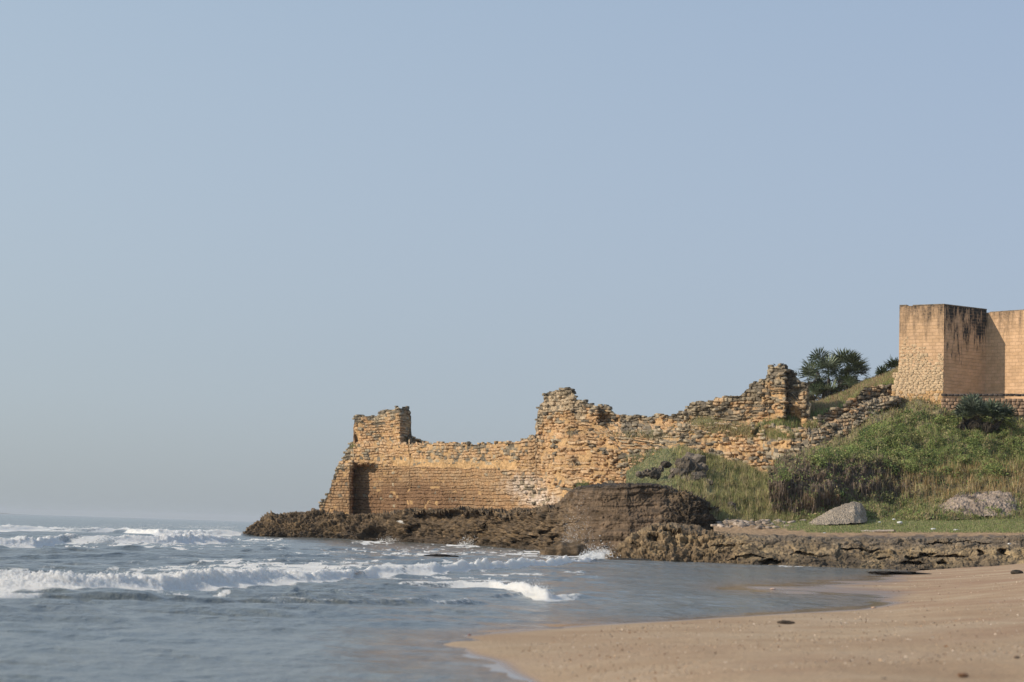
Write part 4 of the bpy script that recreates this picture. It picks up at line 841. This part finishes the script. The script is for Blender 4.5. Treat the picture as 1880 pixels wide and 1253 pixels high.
V, Fs, cc = join(parts); tag(mesh('wall_plants', V, Fs, LEAF, col=cc, smooth=False), kind='stuff')
# ---------------------------------------------------------------- palms
def fanleaf(base, dirv, up, Lp, Rl, r, col, nl=13, spread=2.1, droop=.25):
    """petiole and a fan of narrow folded leaflets"""
    dirv = dirv/np.linalg.norm(dirv); side = np.cross(dirv, up); side /= np.linalg.norm(side)+1e-9; nn = np.cross(side, dirv); col = np.array(col)*r.uniform(.5, 1.5)
    hub = base+dirv*Lp; V = [base-side*.02, base+side*.02, hub+side*.012, hub-side*.012]; c = [np.array(col)*1.5]*4; Fq = [[0, 1, 2, 3]]; Ft = []
    for i in range(nl):
        a = (i/(nl-1)-.5)*2*spread; L = Rl*(.78+.22*math.cos(a*.6))*r.uniform(.88, 1.08)
        e = dirv*math.cos(a)+side*math.sin(a)+nn*(.12*r.normal()+.15*abs(math.sin(a))); e /= np.linalg.norm(e)
        pr = np.cross(e, nn); pr /= np.linalg.norm(pr)+1e-9; wl = .058
        mid = hub+e*L*.68; tip = hub+e*L+np.array([0, 0, -droop*L*r.uniform(.3, 1.2)])
        k0 = len(V); V += [hub, mid+pr*wl+nn*.012, mid-pr*wl+nn*.012, tip, mid-nn*.01]; sh = r.uniform(.7, 1.25); c += [np.array(col)*sh]*5
        Ft += [[k0, k0+1, k0+4], [k0, k0+4, k0+2], [k0+1, k0+3, k0+4], [k0+4, k0+3, k0+2]]
    return np.array(V), Fq, Ft, np.array(c)
def tube(pts, rad, seg=8):
    pts = np.array(pts, float); V = []
    for i, (p, q) in enumerate(zip(pts, rad)):
        t = pts[min(i+1, len(pts)-1)]-pts[max(i-1, 0)]; t /= np.linalg.norm(t); a = np.cross(t, [0.3, 1, .2]); a /= np.linalg.norm(a); b = np.cross(t, a)
        th = np.linspace(0, 2*math.pi, seg, endpoint=False); V.append(p+q*(np.cos(th)[:, None]*a+np.sin(th)[:, None]*b))
    V = np.concatenate(V); n = len(pts); Fq = [[i*seg+j, i*seg+(j+1) % seg, (i+1)*seg+(j+1) % seg, (i+1)*seg+j] for i in range(n-1) for j in range(seg)]
    return V, np.array(Fq)
k = N('palm_trunk'); p = k.pos(); TRUNK = k.fin(k.ramp(k.noise(k.pos((1, 1, 4)), 3, 4), [(.35, (.07, .06, .05)), (.65, (.22, .185, .15))]), .95, k.bump(k.noise(k.pos((1, 1, 5)), 5, 4), .05))
def leafset(heads, r, cols, dead=False):
    V = []; F4 = []; F3 = []; cc = []; o = 0
    for (h, nleaf, Lp, Rl, lo) in heads:
        for i in range(nleaf):
            el = r.uniform(lo, 1.45) if not dead else r.uniform(-1.5, -.6); az = r.uniform(0, 2*math.pi); dv = np.array([math.cos(az)*math.cos(el), math.sin(az)*math.cos(el), math.sin(el)])
            v, a, b, c = fanleaf(h, dv, np.array([0, 0, 1.])+.2*r.normal(size=3), Lp*r.uniform(.7, 1.15), Rl*r.uniform(.8, 1.1), r, np.array(cols[r.integers(len(cols))]), droop=.07 if not dead else .5, spread=1.75 if not dead else 1.1)
            V.append(v); F4.append(np.array(a)+o); F3.append(np.array(b)+o); cc.append(c); o += len(v)
    return np.concatenate(V), [np.concatenate(F4), np.concatenate(F3)], np.concatenate(cc)
PG1 = (.065, .092, .048); PG2 = (.10, .13, .072); PG3 = (.17, .20, .125); DEAD = (.24, .21, .17); DEAD2 = (.15, .13, .105)
def palm(name, label, cat, base, heads, r, group=None, deadn=10, pal=None):
    root = empty(name, base); tag(root, label, cat, group); hs = []
    Vt = []; Ft = []; o = 0
    for (hx, hy, hd, nl, Lp, Rl, lo) in heads:
        h = P(hx, hy, hd); hs.append((h, nl, Lp, Rl, lo)); b = np.array(base)+np.array([r.normal()*.25, r.normal()*.25, -.4])
        t = np.linspace(0, 1, 9)[:, None]; bend = np.array([r.normal()*.25, r.normal()*.2, 0])
        v, f = tube(b*(1-t)+h*t+bend*np.sin(t*math.pi), .15-.05*t[:, 0]+.012*(np.arange(9) % 2)); Vt.append(v); Ft.append(f+o); o += len(v)
    child(mesh('trunk', np.concatenate(Vt), np.concatenate(Ft), TRUNK), root)
    V, Fs, c = leafset(hs, r, pal or [PG1, PG2, PG2, PG3]); child(mesh('crown', V, Fs, PALM, col=c, smooth=False), root)
    if deadn:
        V, Fs, c = leafset([(h[0]-np.array([0, 0, .25]), deadn, h[2]*.8, h[3]*.75, 0) for h in hs], r, [DEAD, DEAD2], True); child(mesh('dead_fronds', V, Fs, LEAF, col=c, smooth=False), root)
    return root
r = np.random.default_rng(52)
palm('palm_tree', 'largest rounded fan palm crown, right half of the clump beside the ruin', 'palm tree', P(1540, 738, 190), [(1556, 679, 190, 34, 1.15, 1.3, -.4), (1573, 697, 190.5, 22, 1.1, 1.2, -.5), (1541, 706, 189.5, 18, 1.1, 1.15, -.4)], r, deadn=14)
palm('palm_tree', 'looser fan palm with feathery crown, left half of the clump beside the ruin', 'palm tree', P(1505, 742, 189.5), [(1500, 683, 190, 24, 1.25, 1.25, -.4), (1521, 692, 189, 18, 1.15, 1.2, -.4), (1484, 706, 190.5, 22, 1.2, 1.05, -.5)], r, deadn=14)
palm('palm_tree', 'low fan palm shoots at the dark foot of the palm clump', 'palm tree', P(1528, 752, 188.5), [(1522, 724, 188.5, 14, .9, 1.1, -.4), (1500, 730, 188.5, 10, .8, 1.0, -.3), (1556, 722, 188.5, 13, .9, 1.1, -.4)], r, deadn=16)
palm('small_palm', 'small fan palm head peeking over the dry slope, farther from the tower', 'palm tree', P(1621, 712, 196), [(1621, 692, 196, 16, .4, 1.0, -.1)], r, 'small palms behind the slope', deadn=0)
palm('small_palm', 'small fan palm head peeking over the slope beside the tower edge', 'palm tree', P(1642, 705, 195), [(1641, 680, 195, 20, .5, 1.1, -.1)], r, 'small palms behind the slope', deadn=0)
DP = [(.085, .11, .075), (.13, .16, .11), (.19, .215, .16)]
palm('dwarf_palm', 'spiky grey-green dwarf palm with upright leaves below the low stone wall', 'dwarf palm', P(1784, 778, 173), [(1784, 757, 171.8, 36, .65, 1.2, .0), (1798, 764, 171.5, 20, .6, 1.1, -.2), (1768, 767, 172, 16, .5, .95, -.2)], r, 'dwarf palms on the hillside', deadn=6, pal=DP)
palm('dwarf_palm', 'darker sprawling dwarf palm drooping right of the spiky one', 'dwarf palm', P(1824, 782, 171.5), [(1822, 765, 171, 26, .6, 1.1, -.4), (1842, 768, 171.5, 20, .6, 1.0, -.4)], r, 'dwarf palms on the hillside', deadn=5, pal=[PG1, PG2, DP[0]])
# ---------------------------------------------------------------- loose rocks and small things
def lump(name, ctr, size, seed, mat, col, n=40, rough=.35, ridge=True, rot=0., flat=.0):
    u = np.linspace(0, 2*math.pi, n+1)[:-1]; v = np.linspace(-math.pi/2, math.pi/2, n//2); U, VV = np.meshgrid(u, v, indexing='ij')
    D = np.stack([np.cos(VV)*np.cos(U), np.cos(VV)*np.sin(U), np.sin(VV)], -1); f = 1+rough*(fbm(D*1.2+seed*3.7, 1, 4, .55, ridge)-(.6 if ridge else 0))
    Vv = D*f[..., None]*np.array(size)*.5; ca, sa = math.cos(rot), math.sin(rot)
    Vv = np.stack([Vv[..., 0]*ca-Vv[..., 1]*sa, Vv[..., 0]*sa+Vv[..., 1]*ca, Vv[..., 2]], -1)+np.array(ctr)
    nv = n//2; i = np.arange(n)[:, None]*nv+np.arange(nv-1)[None]; i2 = ((np.arange(n)+1) % n)[:, None]*nv+np.arange(nv-1)[None]
    c = np.array(col)*np.clip(1+.35*fbm(Vv, 2.0/np.mean(size), 3), .5, 1.6)[..., None]
    return mesh(name, Vv, np.stack([i, i2, i2+1, i+1], -1).reshape(-1, 4), mat, col=c)
def setp(o, ctr):
    me = o.data; me.transform(Matrix.Translation(-Vector([float(v) for v in ctr]))); o.location = [float(v) for v in ctr]; return o
def L_(name, px, py, d, size, seed, col, label, cat, mat=ROCK, **kw):
    ctr = P(px, py, d); o = lump(name, ctr, size, seed, mat, col, **kw); setp(o, ctr); tag(o, label, cat, kw.get('group')); return o
L_('sea_rock', 1040, 1020, 146, (2.7, 1.6, 1.35), 1, (.15, .108, .068), 'wet brown boulder standing in the surf where the spray flies up', 'rock', n=70, rough=.5)
L_('sea_rock', 1079, 1022, 140, (1.1, .8, .4), 2, (.05, .045, .04), 'small dark wet rock in the foam right of the brown boulder', 'rock')
L_('sea_rock', 1160, 1030, 130.5, (2.6, .9, .3), 6, (.07, .06, .05), 'flat dark rock at the water\'s edge under the shelf', 'rock')
L_('sea_rock', 811, 1023.5, 122, (1.5, .7, .24), 3, (.022, .02, .019), 'flat black rock awash on open water before the headland', 'rock', n=60, rough=.6)
L_('sea_rock', 1650, 1053, 108, (2.2, 1.6, .16), 4, (.05, .042, .035), 'low dark reef strip where the beach meets the cove', 'rock', n=60, rough=.6)
# boulders in the gully
S = [(1258, 852, 16), (1275, 848, 20), (1268, 866, 18), (1285, 862, 14), (1252, 875, 17), (1262, 884, 13), (1240, 868, 12), (1278, 880, 13), (1290, 874, 9), (1222, 853, 9), (1202, 870, 11), (1188, 868, 9), (1213, 862, 8), (1176, 872, 8), (1234, 878, 10), (1300, 888, 8), (1282, 902, 9), (1342, 928, 8), (1348, 938, 7)]
lab = ['dark boulder at the left of the tallest boulder pile', 'largest dark boulder capping the gully pile', 'brown boulder in the middle of the gully pile', 'boulder on the right flank of the gully pile', 'black shaded boulder low left in the gully pile', 'boulder at the bottom of the gully pile', 'outlying boulder left of the gully pile', 'pale boulder low right in the gully pile', 'small boulder at the right foot of the pile in reeds', 'small dark boulder on the sage mound\'s upper edge', 'dark boulder in the middle of the sage mound', 'dark boulder left on the sage mound', 'small rounded boulder between the two on the sage mound', 'leftmost small boulder on the sage mound', 'boulder in grass just above the brown cliff', 'small rock in reeds right of the pile foot', 'pale rock above the dark cliff end', 'upper dark stone above the sandy rubble', 'lower white-edged stone above the sandy rubble']
r = np.random.default_rng(61)
for i, ((x, y, s), lb) in enumerate(zip(S, lab)):
    d = float(np.interp(y, [848, 870, 900, 930], [168, 165, 161, 157.5])); m_ = s/FPX*d*1.25
    o = L_('boulder', x, y, d, (m_*r.uniform(.9, 1.3), m_, m_*r.uniform(.8, 1.1)), 10+i, np.array([.105, .086, .066])*r.uniform(.7, 2.2), lb, 'boulder', n=14, rough=.75); o['group'] = 'dark boulders in the gully'; o.data.polygons.foreach_set('use_smooth', np.zeros(len(o.data.polygons), bool))
# gravel mound, eroded bank
def mound(name, cols, nu, nv, mat, colf, amp, label, cat, kind=None):
    px, py, d = sheet(cols, nu, nv, 3); G = P(px, py, d); n = gnorm(G); n = n*np.where(n[..., 1:2] > 0, -1, 1); G = G+n*(amp*(fbm(G, 1.2, 3, .5, True)-.5)*.6+amp*.3*fbm(G, 7, 3, .7))[..., None]
    o = mesh(name, G, gridF(nu, nv), mat, col=colf(px, py, G)); ctr = P(px.mean(), py.max(), d.min()); setp(o, ctr); tag(o, label, cat, None, kind)
k = N('gravel'); c = k.attr('col').outputs['Color']; p = k.pos(); vo = k.n('TexVoronoi'); k.l(p, vo.inputs['Vector']); vo.inputs['Scale'].default_value = 9
c = k.mix(1, c, k.ramp(vo.outputs['Distance'], [(.1, 1.2), (.6, .55)]), 'MULTIPLY'); GRAV = k.fin(c, .95, k.bump(vo.outputs['Distance'], -.1))
mound('gravel_mound', [(1482,[(966,153),(964,153.5),(962,154),(963,155)]), (1500,[(965,152),(957,153.3),(951,154.5),(955,156.5)]), (1525,[(964,151.5),(950,153),(936,155),(945,158)]), (1550,[(963,151.5),(944,153),(926,155.5),(938,159)]), (1568,[(962,151.5),(940,153),(921,156),(935,159)]), (1580,[(961,152),(943,153.5),(924,156),(938,159)]), (1588,[(960,153),(950,154.5),(935,156.5),(945,158)]), (1592,[(960,154.5),(956,155),(952,156),(955,157)])], 120, 70, GRAV,
      lambda px, py, G: np.array([.46, .385, .30])*(1+.25*fbm(G, 1.0, 3, sc=(1, 1, 2)))[..., None], .10, 'pale grey heap of gravel dumped on the edge of the lawn', 'gravel heap')
mound('earth_bank', [(1722,[(948,155.4),(940,156.6),(933,157.6),(932,159)]), (1745,[(950,155),(930,156.3),(916,158.4),(914,161)]), (1760,[(950,154.8),(926,156.4),(907,159),(906,162)]), (1800,[(950,154.6),(925,156.2),(906,159),(905,162)]), (1835,[(950,154.6),(924,156.2),(905,159),(904,162)]), (1858,[(949,154.8),(925,156.5),(908,159),(906,162)]), (1874,[(948,155.4),(934,157),(922,158.6),(920,161)])], 160, 80, SOIL,
      lambda px, py, G: np.array([.36, .285, .225])*(1+.35*fbm(G, .9, 4, sc=(2, 2, 1)))[..., None]*(1-.55*sstep(fbm(G, .7, 3), 0, .3)*(1-sstep(px, 1790, 1815)))[..., None], .22, 'pale eroded earth bank under golden grass at the right', 'earth bank')
# driftwood and beach finds
k = N('driftwood'); p = k.pos((1, 1, 1)); WOOD = k.fin(k.ramp(k.noise(p, 8, 4), [(.35, (.24, .20, .165)), (.65, (.42, .37, .32))]), .9)
a = P(1580, 978, 146); b = P(1642, 976, 145); t = np.linspace(0, 1, 12)[:, None]
v, f = tube(a*(1-t)+b*t+np.array([0, 0, .05])+.04*r.normal(size=(12, 3))*np.array([0, 1, .6]), .10-.03*np.abs(t[:, 0]-.5)+.01*r.normal(size=12), 10)
o = mesh('driftwood_log', v-a, f, WOOD); o.location = a; tag(o, 'long grey driftwood log lying on the sand strip before the lawn', 'driftwood')
k = N('wet_wood'); k.b.inputs['Base Color'].default_value = (.085, .062, .045, 1); k.b.inputs['Roughness'].default_value = .8; WW = k.m
def ground(px, py):
    z = 0.1
    for _ in range(6): q = PG(px, py, z); z = float(beach_z(np.array([q[0]]), np.array([q[1]]))[0])
    q = PG(px, py, z); return q
q = ground(1442, 1146)
o = lump('sea_stick', q+np.array([0, 0, .03]), (.34, .07, .075), 8, ROCK, (.085, .066, .05), rough=.3, ridge=False, rot=.08); setp(o, q); tag(o, 'short dark stick alone on the dry foreground sand', 'stick')
for i, (x, y, s, c, nm, lb) in enumerate([(1419, 1083, .16, (.62, .45, .36), 'sea_shell', 'pale pink shell on the wet sand bar in the cove'), (862, 1167, .05, (.25, .10, .07), 'pebble', 'tiny reddish pebble at the left tip of the beach'), (1604, 1117, .12, (.55, .38, .27), 'sea_shell', 'flat tan shell at the tip of the inlet'),
     (1697, 1040.5, .22, (.8, .8, .78), 'white_litter', 'white scrap lying where the cove meets the shelf'), (1867, 1208, .06, (.12, .09, .07), 'pebble', 'small dark pebble near the right edge of the foreground sand'), (1768, 1242, .10, (.30, .17, .10), 'pebble', 'reddish lump of sand low on the right of the beach'), (1623, 1249, .06, (.13, .11, .09), 'pebble', 'dark pebble at the bottom edge of the beach'), (1867, 1054, .5, (.06, .05, .04), 'dark_stone', 'dark stone on the upper sand at the right edge'), (1561, 1215, .045, (.12, .09, .07), 'pebble', 'small dark pebble midway across the foreground sand')]):
    q = ground(x, y); o = lump(nm, q+np.array([0, 0, s*.12]), (s, s*.8, s*.4), 40+i, SOIL, c, n=20, rough=.3); setp(o, q); tag(o, lb, {'sea_shell': 'shell', 'pebble': 'pebble', 'white_litter': 'litter', 'dark_stone': 'stone'}[nm])
# scattered shell grit and seaweed crumbs
n = 11000; xx = r.uniform(850, 1990, n); yy = 1030+225*r.random(n)**1.3; g = PG(xx, yy, .2); z = beach_z(g[:, 0], g[:, 1])
keep = (z > .05) & (fbm(g*np.array([1, .5, 0]), .5, 3) > -.15+r.normal(0, .25, n)); g = g[keep]; z = z[keep]; g[:, 2] = z+.004
V, Ft = tetra(g, r.uniform(.004, .016, len(g))*(1+g[:, 1]/60), r); cc = palette([(.62, .52, .42), (.30, .18, .11), (.12, .08, .06), (.5, .36, .24)], len(g), r, [.5, .2, .04, .26])
tag(mesh('beach_debris', V, Ft, SOIL, col=np.repeat(cc, 4, 0), smooth=False), kind='stuff')
# rubble on the shore flat
S = Stones()
for i in range(230):
    x = r.normal(1375, 42); y = r.normal(958, 6); 
    if not (1310 < x < 1470 and 944 < y < 974): continue
    q, _, _ = onpath(GF, 1, lambda a, b: np.exp(-((a-x)/6)**2-((b-y)/3)**2)+1e-12, r); s = r.uniform(.12, .5); S.add(q[0], (s*1.4, s, s*.6), r.uniform(0, 3), r.normal()*.3, np.array([.38, .31, .25])*r.uniform(.4, 1.5), True, r)
o = S.build('shore_rubble'); tag(o, kind='stuff')
# white scraps of litter on the lawn
pts = [(1714, 973, 8), (1756, 975, 9), (1773, 974, 4), (1641, 954, 4), (1652, 960, 7), (1615, 959, 4), (1847, 953, 4), (1874, 952, 4), (1872, 989, 6), (1853, 999, 4), (1514, 979, 4)]
lbs = ['flat pale scrap on the middle of the lawn', 'crumpled white scrap on the lawn\'s front edge', 'tiny white speck right of the crumpled scrap', 'white speck at the back of the lawn, left of the earth bank', 'grey-white scrap on the lawn right of the gravel', 'tiny white scrap beside the gravel heap', 'white speck under the earth bank\'s right end', 'white speck at the lawn\'s far right edge', 'white bottle-like scrap on the dark shelf edge', 'tiny white scrap on the shelf face at right', 'tiny white scrap on the sand strip under the gravel heap']
for (x, y, s), lb in zip(pts, lbs):
    d = float(np.interp(y, [950, 960, 975, 980, 990, 1000], [156.5, 151, 146, 143, 131.5, 127])); m_ = s/FPX*d*1.1
    o = L_('white_litter', x, y, d, (m_*1.2, m_*.7, m_*.55), int(x), (.75, .75, .72), lb, 'litter', mat=SOIL, n=16, rough=.3); o['group'] = 'white scraps of litter by the lawn'
# birds: crows on the ruin
def bird(px, py, d, hgt, face, label):
    """small perched crow: one skin of body, neck, head, beak and tail, plus two legs"""
    base = P(px, py, d); t = np.linspace(0, 1, 11)
    prof = [(-.62, .30, .015), (-.45, .36, .05), (-.25, .44, .11), (-.05, .54, .16), (.12, .66, .165), (.22, .78, .12), (.27, .86, .09), (.33, .92, .085), (.40, .93, .055), (.48, .92, .022), (.55, .905, .004)]
    pts = np.array([(a*face*math.cos(.4), a*math.sin(.4), z) for a, z, _ in prof])*hgt; rad = [q[2]*hgt for q in prof]
    v, f = tube(pts, rad, 10); k_ = k = BIRDM; root = empty('crow', base); tag(root, label, 'bird', 'crows perched on the ruin')
    o = mesh('body', v, f, BIRDM); o.parent = root
    for s in (-.04, .04):
        v, f = tube([(0, s*hgt, .45*hgt), (.01*hgt, s*hgt, .2*hgt), (0, s*hgt, 0), (.07*face*hgt, s*hgt, 0)], [.02*hgt, .014*hgt, .014*hgt, .008*hgt], 6); o = mesh('leg', v, f, BIRDM); o.parent = root
k = N('black_feather'); k.b.inputs['Base Color'].default_value = (.018, .018, .02, 1); k.b.inputs['Roughness'].default_value = .5; BIRDM = k.m
bird(1047.5, 717.5, float(wall_d(np.float64(1045), np.float64(725))), .38, -1, 'crow perched upright on the middle turret stump')
bird(1422, 673, float(wall_d(np.float64(1425), np.float64(680))), .26, -1, 'left crow of two on the dark right turret, facing left')
bird(1437, 672, float(wall_d(np.float64(1435), np.float64(680))), .24, 1, 'right crow of two on the dark right turret, facing right')
# far coast, just breaking the horizon at the left
xx = np.linspace(-3400, -2240, 60); hh = 16*np.exp(-((xx+2560)/150)**2)*(1+.2*np.sin(xx/60)); V = []
for x, h in zip(xx, hh): V += [(x, 8600, -2), (x, 8800, h), (x, 9600, h*.8), (x, 9800, -2)]
k = N('far_land'); k.b.inputs['Base Color'].default_value = (.14, .15, .13, 1); k.b.inputs['Roughness'].default_value = 1
tag(mesh('distant_coast', V, gridF(60, 4), k.m), kind='structure')
# ---------------------------------------------------------------- haze
k = N('haze_air'); k.t.nodes.remove(k.b); pv = k.n('VolumePrincipled'); pv.inputs['Color'].default_value = (.86, .92, 1, 1); pv.inputs['Density'].default_value = .00007
k.l(pv.outputs[0], k.out.inputs['Volume'])
V, Fs = prism([(-9000, -40), (9000, -40), (9000, 12500), (-9000, 12500)], -5, 32); V = np.array(V)
Fs = [Fs[0], Fs[1], np.array([[3, 2, 1, 0]])]
o = mesh('haze', V, Fs, k.m, smooth=False); tag(o, kind='stuff')
